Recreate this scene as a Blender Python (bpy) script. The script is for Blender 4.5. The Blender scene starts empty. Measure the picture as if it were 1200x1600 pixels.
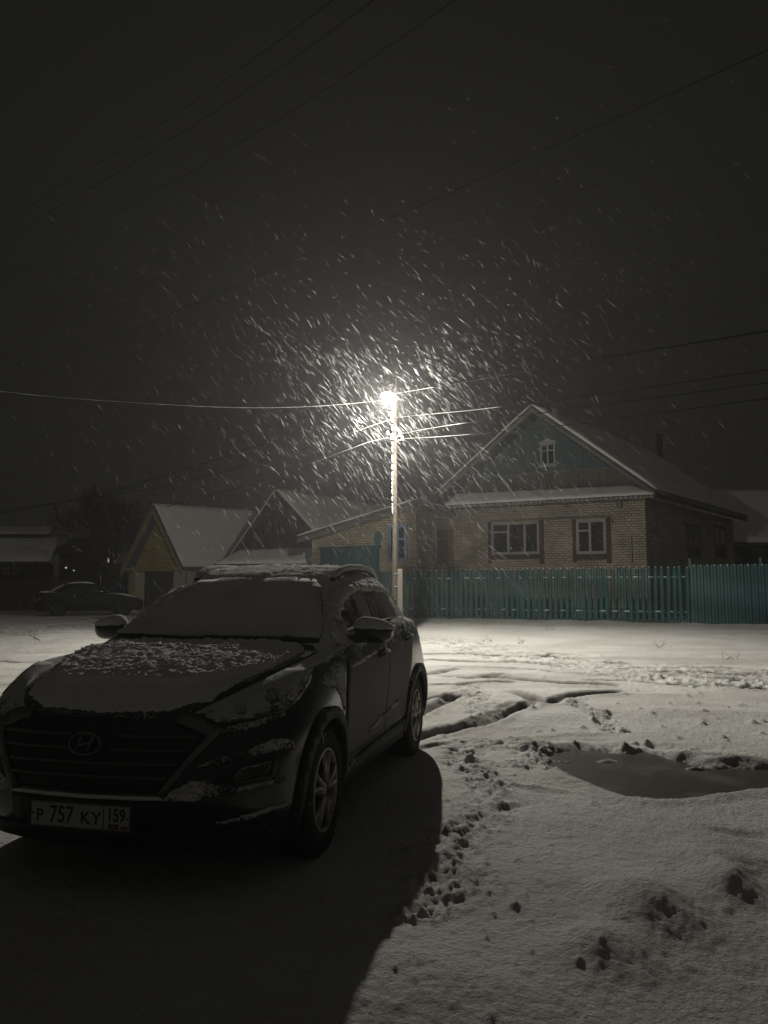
import bpy, bmesh, math, random
import numpy as np
from mathutils import Vector, Matrix
from mathutils.bvhtree import BVHTree
R = math.radians
rng = random.Random(7)
npr = np.random.RandomState(11)
SC = bpy.context.scene
COL = SC.collection

# ------------------------------------------------------------ camera
CF, CH = 1220.0, 1.446                     # focal length in pixels of a 1600 px high frame, eye height
PITCH = math.atan(121/CF)
cam = bpy.data.cameras.new('camera'); camo = bpy.data.objects.new('camera', cam); COL.objects.link(camo)
cam.sensor_fit = 'VERTICAL'; cam.sensor_height = 24; cam.lens = 24*CF/1600
cam.clip_start = 0.05; cam.clip_end = 1500
camo.location = (0, 0, CH); camo.rotation_euler = (math.pi/2+PITCH, 0, 0)
SC.camera = camo
SC.render.resolution_x, SC.render.resolution_y = 768, 1024
SC.view_settings.view_transform = 'Standard'; SC.view_settings.look = 'None'
SC.view_settings.exposure = 0.0; SC.view_settings.gamma = 1.0
SC.cycles.use_denoising = True
SC.cycles.max_bounces = 6; SC.cycles.volume_bounces = 0; SC.cycles.transparent_max_bounces = 8
SC.cycles.sample_clamp_indirect = 2.0

# ------------------------------------------------------------ world: dim overcast night sky
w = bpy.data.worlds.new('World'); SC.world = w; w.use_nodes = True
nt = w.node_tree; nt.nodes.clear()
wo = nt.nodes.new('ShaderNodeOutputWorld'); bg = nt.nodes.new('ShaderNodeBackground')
tc = nt.nodes.new('ShaderNodeTexCoord'); sx = nt.nodes.new('ShaderNodeSeparateXYZ')
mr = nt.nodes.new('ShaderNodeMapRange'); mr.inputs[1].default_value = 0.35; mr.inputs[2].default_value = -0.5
mr.inputs[3].default_value = 0.95; mr.inputs[4].default_value = 3.0       # extra sky glow added behind the camera to brighten the windscreen
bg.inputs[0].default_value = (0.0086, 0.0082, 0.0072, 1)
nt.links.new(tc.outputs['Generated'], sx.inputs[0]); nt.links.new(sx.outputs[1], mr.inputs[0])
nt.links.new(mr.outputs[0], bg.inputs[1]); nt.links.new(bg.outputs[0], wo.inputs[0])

# ------------------------------------------------------------ rays of the photograph
cp_, sp_ = math.cos(PITCH), math.sin(PITCH)
def ray(u, v):
    x = (u-600)/CF; up = (800-v)/CF
    return np.array([x, cp_-up*sp_, sp_+up*cp_])
CAM = np.array([0, 0, CH])
def at(u, v, Y):                            # the point seen at (u, v) that lies Y metres ahead
    d = ray(u, v); return CAM + d*(Y/d[1])
def sstep(a, b, x):
    t = np.clip((x-a)/(b-a), 0, 1); return t*t*(3-2*t)
def gbase(y): return 0.32*sstep(9, 24, np.asarray(y, float))
def gp(u, v):                               # ground point
    z = 0.0
    for _ in range(12):
        d = ray(u, v); t = (z-CH)/d[2]; p = CAM+d*t; z = float(gbase(p[1]))
    return p
LAMP_Y = 18.1
LAMP = at(605, 617, LAMP_Y)

# ------------------------------------------------------------ helpers
OFF = {}
def tag(o, label=None, cat=None, group=None, kind=None):
    for k, v in (('label', label), ('category', cat), ('group', group), ('kind', kind)):
        if v: o[k] = v
    return o
def thing(name, label, cat, loc=(0, 0, 0), rz=0, group=None):
    o = bpy.data.objects.new(name, None); COL.objects.link(o)
    o.location = loc; o.rotation_euler = (0, 0, rz); o.empty_display_size = .2
    OFF[o] = Vector(loc) if rz == 0 else Vector((0, 0, 0))
    return tag(o, label, cat, group)
class MB:
    def __init__(s): s.v = []; s.f = []; s.uv = []
    def add(s, vs, fs, uvs=None):
        n = len(s.v); s.v += [tuple(p) for p in vs]; s.f += [tuple(i+n for i in f) for f in fs]
        if uvs: s.uv += uvs
        return s
    def box(s, c, sz, ax=None):
        """box of size sz about c, ax = three unit axes"""
        a = [Vector(q) for q in (ax or ((1, 0, 0), (0, 1, 0), (0, 0, 1)))]
        c = Vector(c); vs = []
        for k in range(8):
            sg = [(-.5, .5)[(k >> b) & 1] for b in range(3)]
            vs.append(c+sum((a[b]*(sg[b]*sz[b]) for b in range(3)), Vector()))
        return s.add(vs, [(0, 2, 3, 1), (4, 5, 7, 6), (0, 1, 5, 4), (2, 6, 7, 3), (0, 4, 6, 2), (1, 3, 7, 5)])
    def prism(s, poly, vec):
        n = len(poly); vec = Vector(vec); a = [Vector(p) for p in poly]; b = [p+vec for p in a]
        return s.add(a+b, [tuple(range(n-1, -1, -1)), tuple(range(n, 2*n))]+[(i, (i+1) % n, n+(i+1) % n, n+i) for i in range(n)])
    def tube(s, pts, rad, n=6, cap=True):
        pts = [Vector(p) for p in pts]; m = len(pts)
        if not hasattr(rad, '__len__'): rad = [rad]*m
        vs = []; fs = []; pu = None
        for i, p in enumerate(pts):
            t = (pts[min(i+1, m-1)]-pts[max(i-1, 0)]).normalized()
            if pu is None: pu = t.orthogonal().normalized()
            u = (pu-t*pu.dot(t));  u = u.normalized() if u.length > 1e-6 else t.orthogonal().normalized()
            pu = u; q = t.cross(u)
            for k in range(n):
                a = 2*math.pi*k/n; vs.append(p+(u*math.cos(a)+q*math.sin(a))*rad[i])
        for i in range(m-1):
            for k in range(n):
                fs.append((i*n+k, i*n+(k+1) % n, (i+1)*n+(k+1) % n, (i+1)*n+k))
        if cap: fs += [tuple(range(n-1, -1, -1)), tuple((m-1)*n+k for k in range(n))]
        return s.add(vs, fs)
    def lathe(s, prof, c=(0, 0, 0), ax='Y', n=40, closed=False):
        """profile of (radius, along the axis)"""
        c = Vector(c); m = len(prof); vs = []; fs = []
        for r, h in prof:
            for k in range(n):
                a = 2*math.pi*k/n; q = (r*math.cos(a), r*math.sin(a))
                vs.append(c+(Vector((q[0], h, q[1])) if ax == 'Y' else Vector((q[0], q[1], h)) if ax == 'Z' else Vector((h, q[0], q[1]))))
        for i in range(m if closed else m-1):
            j = (i+1) % m
            for k in range(n): fs.append((i*n+k, i*n+(k+1) % n, j*n+(k+1) % n, j*n+k))
        return s.add(vs, fs)
    def ball(s, c, r, nu=14, nv=9):
        r = r if hasattr(r, '__len__') else (r, r, r); vs = []; fs = []
        for i in range(nv+1):
            th = math.pi*i/nv
            for k in range(nu):
                a = 2*math.pi*k/nu
                vs.append((c[0]+r[0]*math.sin(th)*math.cos(a), c[1]+r[1]*math.sin(th)*math.sin(a), c[2]+r[2]*math.cos(th)))
        for i in range(nv):
            for k in range(nu): fs.append((i*nu+k, (i+1)*nu+k, (i+1)*nu+(k+1) % nu, i*nu+(k+1) % nu))
        return s.add(vs, fs)
    def build(s, name, mat, parent=None, smooth=False, bevel=0, sub=0):
        off = OFF.get(parent, Vector((0, 0, 0)))
        me = bpy.data.meshes.new(name)
        me.from_pydata([(p[0]-off.x, p[1]-off.y, p[2]-off.z) for p in s.v], [], s.f)
        if s.uv:
            ul = me.uv_layers.new(name='UVMap'); k = 0
            flat = np.array(s.uv, dtype=np.float32).ravel()
            if len(flat) == 2*len(me.loops): ul.data.foreach_set('uv', flat)
        bm = bmesh.new(); bm.from_mesh(me)
        bmesh.ops.recalc_face_normals(bm, faces=bm.faces)
        bm.to_mesh(me); bm.free()
        return link(name, me, mat, parent, smooth, bevel, off)
def link(name, me, mat, parent=None, smooth=False, bevel=0, off=Vector((0, 0, 0))):
    me.materials.append(mat)
    if smooth: me.shade_smooth()
    o = bpy.data.objects.new(name, me); COL.objects.link(o)
    if parent: o.parent = parent
    OFF[o] = off
    if bevel:
        b = o.modifiers.new('bevel', 'BEVEL'); b.width = bevel; b.segments = 2; b.limit_method = 'ANGLE'
    return o
def recentre(o, base):
    """put the origin of a single-mesh thing at its base"""
    base = Vector(base); o.data.transform(Matrix.Translation(-base)); o.location = base; return o

# ------------------------------------------------------------ noise
def vnoise(x, y, seed=0):
    x = np.asarray(x, float); y = np.asarray(y, float)
    xi = np.floor(x).astype(np.int64); yi = np.floor(y).astype(np.int64); fx = x-xi; fy = y-yi
    def hsh(a, b):
        h = (a*374761393+b*668265263+seed*974634777) & 0xFFFFFFFF
        h = ((h ^ (h >> 13))*1274126177) & 0xFFFFFFFF
        return ((h ^ (h >> 16)) & 0xFFFF)/65535.0
    u = fx*fx*fx*(fx*(fx*6-15)+10); v = fy*fy*fy*(fy*(fy*6-15)+10)
    a = hsh(xi, yi); b = hsh(xi+1, yi); c = hsh(xi, yi+1); d = hsh(xi+1, yi+1)
    return (a+(b-a)*u+(c-a)*v+(a-b-c+d)*u*v)*2-1
def fbm(x, y, seed=0, o=3):
    r = 0; a = 1; s = 0
    for k in range(o):
        r = r+a*vnoise(x*2**k+17.3*k, y*2**k-9.1*k, seed+k); s += a; a *= .5
    return r/s

# ------------------------------------------------------------ materials
def mat(name, col, rough=.6, metal=0, spec=.5, bump=None, var=None, emit=None, coat=0):
    m = bpy.data.materials.new(name); m.use_nodes = True; nt = m.node_tree; b = nt.nodes['Principled BSDF']
    b.inputs['Base Color'].default_value = (*col, 1); b.inputs['Roughness'].default_value = rough
    b.inputs['Metallic'].default_value = metal; b.inputs['Specular IOR Level'].default_value = spec
    if coat: b.inputs['Coat Weight'].default_value = coat; b.inputs['Coat Roughness'].default_value = .08
    if emit: b.inputs['Emission Color'].default_value = (*emit[:3], 1); b.inputs['Emission Strength'].default_value = emit[3]
    tc = nt.nodes.new('ShaderNodeTexCoord')
    if var:                                   # (scale, second colour, low, high)
        n = nt.nodes.new('ShaderNodeTexNoise'); n.inputs['Scale'].default_value = var[0]; n.inputs['Detail'].default_value = 6
        r = nt.nodes.new('ShaderNodeMapRange'); r.inputs[1].default_value = var[2]; r.inputs[2].default_value = var[3]
        mx = nt.nodes.new('ShaderNodeMix'); mx.data_type = 'RGBA'
        mx.inputs[6].default_value = (*col, 1); mx.inputs[7].default_value = (*var[1], 1)
        nt.links.new(tc.outputs['Object'], n.inputs['Vector']); nt.links.new(n.outputs[0], r.inputs[0])
        nt.links.new(r.outputs[0], mx.inputs[0]); nt.links.new(mx.outputs[2], b.inputs['Base Color'])
    if bump:                                  # (scale, strength, distance)
        n = nt.nodes.new('ShaderNodeTexNoise'); n.inputs['Scale'].default_value = bump[0]; n.inputs['Detail'].default_value = 5
        bp = nt.nodes.new('ShaderNodeBump'); bp.inputs['Strength'].default_value = bump[1]; bp.inputs['Distance'].default_value = bump[2]
        nt.links.new(tc.outputs['Object'], n.inputs['Vector']); nt.links.new(n.outputs[0], bp.inputs['Height'])
        nt.links.new(bp.outputs[0], b.inputs['Normal'])
    return m
def dusted(name, base, base_rough, lo, hi, up, scale=70, metal=0, coat=0, snow=(.72, .72, .70), zlo=None):
    """a surface with a blown-on dusting of snow, thicker where it faces up"""
    m = mat(name, base, base_rough, metal, coat=coat); nt = m.node_tree; b = nt.nodes['Principled BSDF']
    out = nt.nodes['Material Output']
    tc = nt.nodes.new('ShaderNodeTexCoord'); g = nt.nodes.new('ShaderNodeNewGeometry')
    n1 = nt.nodes.new('ShaderNodeTexNoise'); n1.inputs['Scale'].default_value = scale; n1.inputs['Detail'].default_value = 4
    n2 = nt.nodes.new('ShaderNodeTexNoise'); n2.inputs['Scale'].default_value = 4.5; n2.inputs['Detail'].default_value = 4
    sz = nt.nodes.new('ShaderNodeSeparateXYZ'); nt.links.new(g.outputs['Normal'], sz.inputs[0])
    def mth(op, a, b_):
        k = nt.nodes.new('ShaderNodeMath'); k.operation = op
        for i, q in enumerate((a, b_)):
            if isinstance(q, (int, float)): k.inputs[i].default_value = q
            else: nt.links.new(q, k.inputs[i])
        return k.outputs[0]
    nt.links.new(tc.outputs['Object'], n1.inputs['Vector']); nt.links.new(tc.outputs['Object'], n2.inputs['Vector'])
    s = mth('ADD', mth('MULTIPLY', n1.outputs[0], .8), mth('MULTIPLY', n2.outputs[0], 1.0))
    s = mth('ADD', s, mth('MULTIPLY', sz.outputs[2], up))
    if zlo:                                   # more snow higher up the body
        so = nt.nodes.new('ShaderNodeSeparateXYZ'); nt.links.new(tc.outputs['Object'], so.inputs[0])
        s = mth('ADD', s, mth('MULTIPLY', mth('SUBTRACT', so.outputs[2], zlo[0]), zlo[1]))
    r = nt.nodes.new('ShaderNodeMapRange'); r.inputs[1].default_value = lo; r.inputs[2].default_value = hi
    nt.links.new(s, r.inputs[0])
    d = nt.nodes.new('ShaderNodeBsdfDiffuse'); d.inputs[0].default_value = (*snow, 1)
    bp = nt.nodes.new('ShaderNodeBump'); bp.inputs['Strength'].default_value = .6; bp.inputs['Distance'].default_value = .01
    nt.links.new(n1.outputs[0], bp.inputs['Height']); nt.links.new(bp.outputs[0], d.inputs['Normal'])
    mx = nt.nodes.new('ShaderNodeMixShader'); nt.links.new(r.outputs[0], mx.inputs[0])
    nt.links.new(b.outputs[0], mx.inputs[1]); nt.links.new(d.outputs[0], mx.inputs[2]); nt.links.new(mx.outputs[0], out.inputs['Surface'])
    return m
def brick_mat(name, c1, c2, mortar, bw=.25, bh=.088):
    m = mat(name, c1, .9); nt = m.node_tree; b = nt.nodes['Principled BSDF']
    uv = nt.nodes.new('ShaderNodeUVMap'); uv.uv_map = 'UVMap'
    br = nt.nodes.new('ShaderNodeTexBrick'); br.inputs['Scale'].default_value = 1
    br.inputs['Brick Width'].default_value = bw; br.inputs['Row Height'].default_value = bh+.012
    br.inputs['Mortar Size'].default_value = .009; br.inputs['Mortar Smooth'].default_value = .2; br.inputs['Bias'].default_value = -.1
    br.inputs['Color1'].default_value = (*c1, 1); br.inputs['Color2'].default_value = (*c2, 1); br.inputs['Mortar'].default_value = (*mortar, 1)
    n = nt.nodes.new('ShaderNodeTexNoise'); n.inputs['Scale'].default_value = 1.3; n.inputs['Detail'].default_value = 8
    r = nt.nodes.new('ShaderNodeMapRange'); r.inputs[1].default_value = .3; r.inputs[2].default_value = .7; r.inputs[3].default_value = .65; r.inputs[4].default_value = 1.15
    mx = nt.nodes.new('ShaderNodeMix'); mx.data_type = 'RGBA'; mx.blend_type = 'MULTIPLY'; mx.inputs[0].default_value = 1
    nt.links.new(uv.outputs[0], br.inputs['Vector']); nt.links.new(uv.outputs[0], n.inputs['Vector']); nt.links.new(n.outputs[0], r.inputs[0])
    nt.links.new(br.outputs['Color'], mx.inputs[6]); nt.links.new(r.outputs[0], mx.inputs[7]); nt.links.new(mx.outputs[2], b.inputs['Base Color'])
    bp = nt.nodes.new('ShaderNodeBump'); bp.inputs['Strength'].default_value = 1; bp.inputs['Distance'].default_value = -.02
    nt.links.new(br.outputs['Fac'], bp.inputs['Height']); nt.links.new(bp.outputs[0], b.inputs['Normal'])
    return m
def boards_mat(name, c1, c2, width=.12, horizontal=False):
    m = mat(name, c1, .8); nt = m.node_tree; b = nt.nodes['Principled BSDF']
    uv = nt.nodes.new('ShaderNodeUVMap'); uv.uv_map = 'UVMap'
    br = nt.nodes.new('ShaderNodeTexBrick'); br.inputs['Scale'].default_value = 1; br.offset = 0
    br.inputs['Brick Width'].default_value = 9 if horizontal else width; br.inputs['Row Height'].default_value = width if horizontal else 9
    br.inputs['Mortar Size'].default_value = .007; br.inputs['Mortar'].default_value = (c1[0]*.2, c1[1]*.2, c1[2]*.2, 1)
    br.inputs['Color1'].default_value = (*c1, 1); br.inputs['Color2'].default_value = (*c2, 1)
    nt.links.new(uv.outputs[0], br.inputs['Vector']); nt.links.new(br.outputs['Color'], b.inputs['Base Color'])
    bp = nt.nodes.new('ShaderNodeBump'); bp.inputs['Distance'].default_value = -.015
    nt.links.new(br.outputs['Fac'], bp.inputs['Height']); nt.links.new(bp.outputs[0], b.inputs['Normal'])
    return m
M = dict(
    snow=mat('snow', (.74, .735, .71), .95, spec=.2, bump=(26, .5, .02)),
    car_snow=mat('car_snow', (.74, .735, .71), .95, spec=.2, bump=(75, .8, .014)),
    smooth_snow=mat('smooth_snow', (.70, .695, .67), .95, spec=.2, bump=(48, .8, .012), var=(2.6, (.52, .515, .50), .46, .68)),
    paint=dusted('dusted_paint', (.003, .004, .009), .28, 1.26, 1.42, .5, coat=.6, zlo=(.80, .55)),
    side_paint=dusted('grimy_door_paint', (.045, .043, .038), .6, 1.10, 1.28, .25, scale=65, zlo=(.96, 1.2)),
    clean_paint=mat('clean_paint', (.004, .005, .011), .22, coat=.7),
    plastic=mat('black_plastic', (.012, .012, .012), .6),
    crust=dusted('patchy_snow_crust', (.006, .006, .008), .5, .80, 1.0, .12, scale=85, snow=(.58, .575, .555)),
    cladding=dusted('snowy_cladding', (.016, .016, .016), .65, 1.13, 1.25, .25, scale=45),
    glass_dusted=dusted('snow_dusted_glass', (.004, .004, .005), .12, .84, 1.02, .2, scale=38, snow=(.42, .42, .41)),
    dark_glass=mat('dark_glass', (.006, .007, .009), .08),
    chrome=mat('satin_chrome', (.17, .168, .16), .5, .8),
    dull_chrome=mat('dull_chrome', (.09, .09, .088), .5, .5),
    lens=dusted('lamp_lens', (.035, .035, .035), .12, 1.02, 1.2, .5, scale=60, snow=(.5, .5, .48)),
    bezel=dusted('lamp_bezel', (.012, .012, .012), .15, .95, 1.2, .4, scale=60, snow=(.4, .4, .38)),
    reflector=mat('reflector', (.3, .3, .3), .25, .8),
    tyre=dusted('tyre_rubber', (.011, .011, .011), .85, 1.1, 1.22, .2, scale=48, snow=(.5, .5, .48)),
    rim=mat('alloy_rim', (.30, .275, .235), .45, .55, var=(16, (.42, .40, .36), .5, .62)),
    plate=mat('plate_white', (.40, .40, .375), .6), ink=mat('plate_ink', (.01, .01, .01), .6),
    red=mat('flag_red', (.35, .02, .02), .6), blue=mat('flag_blue', (.02, .05, .35), .6),
    tail=mat('red_tail_lens', (.13, .012, .009), .3, var=(9, (.2, .06, .03), .5, .7)),
    sedan=dusted('sedan_paint', (.006, .006, .007), .6, 1.58, 1.8, .75, scale=30),
    teal=mat('teal_paint', (.020, .100, .104), .55, var=(3, (.013, .075, .08), .4, .7)),
    teal_dark=mat('teal_sheet', (.010, .075, .082), .45, var=(2.5, (.007, .056, .062), .4, .7)),
    brick=brick_mat('tan_brick', (.43, .37, .25), (.35, .30, .20), (.08, .07, .055)),
    brick_grey=brick_mat('grey_tan_brick', (.40, .36, .285), (.31, .275, .215), (.07, .06, .05)),
    brick_red=brick_mat('red_brown_brick', (.085, .045, .036), (.062, .036, .028), (.06, .045, .04)),
    gable_paint=boards_mat('teal_grey_boards', (.055, .085, .092), (.047, .075, .083), .14),
    board_grey=boards_mat('weathered_boards', (.115, .105, .09), (.085, .08, .07), .11),
    dark_boards=boards_mat('dark_boards', (.020, .020, .023), (.015, .015, .018), .16),
    fence_boards=boards_mat('brown_fence_boards', (.050, .042, .032), (.038, .032, .025), .12),
    yellow=boards_mat('yellow_siding', (.31, .25, .085), (.28, .225, .075), .13, True),
    yellow_trim=mat('yellow_trim', (.22, .18, .07), .7),
    white_trim=mat('white_trim', (.27, .262, .245), .7), grey_trim=mat('grey_trim', (.125, .12, .115), .8),
    blue_trim=mat('blue_trim', (.16, .22, .36), .6), blue_gate=mat('blue_gate', (.035, .05, .10), .6),
    pane=mat('window_pane', (.012, .014, .018), .08, spec=.6), curtain=mat('curtain', (.10, .11, .13), .9, var=(2, (.04, .04, .05), .4, .6)),
    roof_edge=mat('roof_edge', (.06, .058, .055), .8), soffit=mat('soffit', (.10, .095, .085), .8),
    pillar=mat('plaster_pillar', (.33, .30, .25), .9), darkwall=mat('dark_wall', (.028, .025, .022), .9),
    concrete=mat('stub_concrete', (.12, .108, .092), .9, bump=(30, .5, .02)),
    wood=mat('pole_wood', (.055, .044, .033), .9, bump=(14, .6, .02), var=(5, (.032, .025, .018), .4, .7)),
    metal=mat('grey_metal', (.15, .15, .15), .5, .5), porcelain=mat('porcelain', (.65, .65, .62), .3),
    wire=mat('wire_black', (.006, .006, .006), 1, spec=0), wire_snow=mat('snowy_wire', (.15, .15, .145), .9),
    bark=mat('bark', (.035, .029, .024), .9), stalk=mat('dry_stalk', (.10, .08, .05), .9),
    lamp=mat('lamp_glass', (.9, .9, .85), .4, emit=(1, .93, .74, 60)), lit=mat('lit_window', (.8, .8, .7), .5, emit=(1, .95, .85, .55)),
    slush=mat('slush_water', (.075, .063, .050), .3, spec=.5, bump=(14, .3, .012), var=(2.2, (.16, .145, .125), .5, .75)),
)

# ============================================================ STRUCTURE: the snowy ground
def C8(x, y): return gp(600+x/2, 950+y/2)[:2]           # helpers that turn sketched tracks into ground points
def PX(u, v): return gp(u, v)[:2]
puddle_poly = np.array([PX(*p) for p in ((855, 1186), (868, 1170), (905, 1166), (960, 1176), (1010, 1172), (1060, 1184), (1120, 1195), (1215, 1197), (1290, 1196),
    (1290, 1222), (1200, 1228), (1130, 1236), (1080, 1243), (1030, 1247), (985, 1242), (945, 1230), (905, 1214), (878, 1200))])
def seg_dist(x, y, poly, closed=False):
    d = np.full(x.shape, 1e9); t_all = np.zeros(x.shape); L = 0
    m = len(poly)
    for i in range(m if closed else m-1):
        a = np.asarray(poly[i]); b = np.asarray(poly[(i+1) % m]); ab = b-a; l2 = (ab**2).sum()+1e-12
        t = np.clip(((x-a[0])*ab[0]+(y-a[1])*ab[1])/l2, 0, 1)
        q = np.hypot(x-a[0]-t*ab[0], y-a[1]-t*ab[1]); k = q < d
        d = np.where(k, q, d); t_all = np.where(k, L+t*math.sqrt(l2), t_all); L += math.sqrt(l2)
    return d, t_all, L
def inside(x, y, poly):
    c = np.zeros(x.shape, bool); m = len(poly)
    for i in range(m):
        x1, y1 = poly[i]; x2, y2 = poly[(i+1) % m]
        k = ((y1 > y) != (y2 > y)) & (x < (x2-x1)*(y-y1)/(y2-y1+1e-12)+x1); c ^= k
    return c
RUTS = [
    ([C8(*p) for p in ((70, 300), (150, 282), (260, 268), (330, 262))], .07, .05, .02),
    ([C8(*p) for p in ((110, 236), (220, 240), (330, 233), (430, 232))], .07, .045, .02),
    ([C8(*p) for p in ((160, 182), (300, 186), (420, 190), (560, 200), (700, 205))], .08, .045, .02),
    ([C8(*p) for p in ((640, 186), (800, 188), (960, 184), (1150, 190))], .08, .04, .02),
    ([C8(*p) for p in ((60, 455), (110, 440), (180, 425), (250, 415))], .05, .03, .02),
    ([C8(*p) for p in ((215, 390), (260, 360), (320, 330), (380, 300), (420, 285))], .05, .03, .015),  # (points, half width, depth, rim)
    ([C8(*p) for p in ((60, 350), (125, 320), (185, 292), (245, 262))], .085, .06, .025),
    ([C8(*p) for p in ((60, 415), (120, 398), (240, 372), (290, 362), (335, 350), (390, 322), (440, 300), (485, 292))], .11, .085, .035),
    ([C8(*p) for p in ((90, 212), (150, 208), (200, 195), (270, 188))], .12, .05, .025),
    ([C8(*p) for p in ((170, 214), (260, 222), (360, 220), (460, 228), (560, 236), (660, 238), (755, 242))], .12, .06, .03),
    ([C8(*p) for p in ((290, 220), (350, 212), (412, 205))], .10, .05, .02),
    ([C8(*p) for p in ((385, 253), (440, 270), (500, 296), (560, 280), (620, 268), (700, 262), (775, 256))], .11, .07, .03),
    ([C8(*p) for p in ((100, 160), (250, 166), (370, 170), (480, 173), (570, 176))], .14, .06, .03),
    ([C8(*p) for p in ((480, 148), (600, 160), (700, 170), (790, 172))], .13, .05, .02),
    ([C8(*p) for p in ((940, 208), (1000, 216), (1100, 222), (1260, 228))], .12, .05, .03),
    ([C8(*p) for p in ((820, 196), (960, 200), (1100, 206), (1260, 205))], .10, .03, .02),
    ([C8(*p) for p in ((100, 142), (240, 140), (420, 150), (560, 143))], .12, .03, .015),
    ([C8(*p) for p in ((600, 222), (760, 226), (900, 236), (1060, 240), (1250, 250))], .10, .025, .02),
    ([PX(*p) for p in ((-40, 985), (40, 979), (100, 976), (170, 975))], .16, .05, .03),
    ([PX(*p) for p in ((-40, 998), (40, 993), (110, 990), (165, 988))], .13, .04, .03),
    ([PX(*p) for p in ((-40, 1032), (30, 1035), (90, 1033))], .10, .05, .03),
    ([PX(*p) for p in ((118, 969), (150, 966), (170, 963), (200, 966))], .22, .05, .03),
    ([PX(*p) for p in ((640, 972), (690, 975), (760, 979), (850, 983), (930, 982))], .06, .05, .02),
    ([PX(*p) for p in ((980, 984), (1060, 988), (1130, 992), (1210, 990))], .06, .05, .02),
]
HOLLOWS = [  # soft-edged hollows: (pixel centre in the ground crop, length x, length y in metres, depth, turn)
    ((430, 385), .36, .16, .06, .5), ((600, 402), .42, .13, .09, .25), ((680, 408), .25, .10, .07, 0), ((855, 437), .62, .17, .08, .05), ((1050, 464), .95, .15, .05, -.05),
    ((475, 568), .22, .075, .07, -.5), ((1030, 745), .13, .075, .09, .1), ((1120, 705), .16, .06, .075, -.5), ((1146, 850), .09, .30, .14, -.03), ((1140, 945), .07, .14, .12, .05),
    ((735, 1150), .055, .17, .085, -.32), ((895, 1040), .06, .14, .06, .0), ((245, 560), .12, .06, .05, .3), ((1095, 885), .07, .09, .05, 0), ((30, 1180), .14, .10, .04, .4),
    ((210, 850), .13, .12, .06, .4), ((255, 740), .14, .07, .05, .4), ((300, 690), .10, .06, .05, .3), ((160, 720), .12, .06, .045, .5), ((880, 140), .55, .20, .06, 0),
    ((930, 380), .06, .04, .03, 0), ((740, 385), .07, .06, .06, 0), ((640, 330), .16, .05, .05, -.6), ((670, 352), .14, .05, .05, -.6), ((310, 325), .10, .16, .04, .2)]
MOUNDS = [((1060, 800), .22, .25, .05, 0), ((820, 960), .22, .30, .07, -.2), ((690, 1090), .18, .22, .05, 0), ((1090, 880), .12, .2, .05, 0), ((470, 1270), .3, .3, .02, 0), ((100, 1160), .4, .3, .03, .3),
          ((460, 438), .30, .10, .05, 0), ((770, 440), .12, .08, .03, 0), ((1105, 478), .22, .06, .04, 0), ((980, 494), .2, .06, .06, 0), ((1010, 462), .5, .10, .05, 0), ((700, 470), .16, .08, .06, 0), ((560, 470), .2, .06, .05, 0), ((480, 345), .55, .3, .05, .2), ((900, 330), 1.2, .35, .05, 0), ((960, 48), .5, .35, .16, 0), ((890, 44), .5, .3, .1, 0), ((700, 880), .5, .4, .03, 0)]
CLODS = [  # churned snow along footprints
    ([C8(*p) for p in ((300, 420), (240, 465), (300, 520), (340, 560), (330, 610), (310, 665), (250, 715), (200, 715), (165, 780), (215, 830), (150, 885), (120, 930))], .26, .055),
    ([C8(*p) for p in ((590, 290), (650, 318), (690, 355), (735, 385))], .16, .04),
    ([C8(*p) for p in ((420, 420), (480, 450), (540, 470), (480, 490))], .30, .045),
    ([C8(*p) for p in ((700, 440), (780, 445))], .18, .05), ([C8(*p) for p in ((260, 250), (310, 300), (320, 325))], .3, .03),
    ([C8(*p) for p in ((820, 215), (1000, 235), (1250, 245))], .55, .03), ([C8(*p) for p in ((120, 100), (700, 190), (1250, 215))], 1.3, .022),
    ([C8(*p) for p in ((880, 470), (980, 490), (1130, 500))], .2, .03), ([PX(*p) for p in ((-60, 985), (60, 985), (180, 972))], 1.6, .03)]
SPOTS = [(660, 613, .045), (575, 712, .03), (520, 742, .03), (415, 795, .035), (325, 900, .035), (410, 945, .05), (235, 905, .05), (120, 955, .05), (465, 640, .03), (160, 645, .03), (130, 560, .02),
         (1115, 305, .09), (1095, 337, .05), (1160, 365, .07), (830, 292, .05), (675, 148, .10), (535, 595, .035), (370, 620, .03), (570, 690, .02), (320, 805, .04), (240, 660, .04), (985, 285, .03), (705, 330, .03), (110, 640, .03)]
_cr = random.Random(5); CRUMBS = []
for _ in range(150):                                        # crumbs of packed snow thrown up by wheels and boots
    _y = _cr.uniform(6.5, 14); CRUMBS.append((_cr.uniform(.04, .5)*_y, _y, _cr.uniform(.02, .055)))
for _ in range(60):
    _y = _cr.uniform(3.0, 6.5); CRUMBS.append((.25+_cr.gauss(.1, .35)+.03*_y, _y, _cr.uniform(.010, .024)))
FA, FB = at(1080, 975, 25.5)[:2], at(640, 966, 30.2)[:2]     # the fence line
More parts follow.
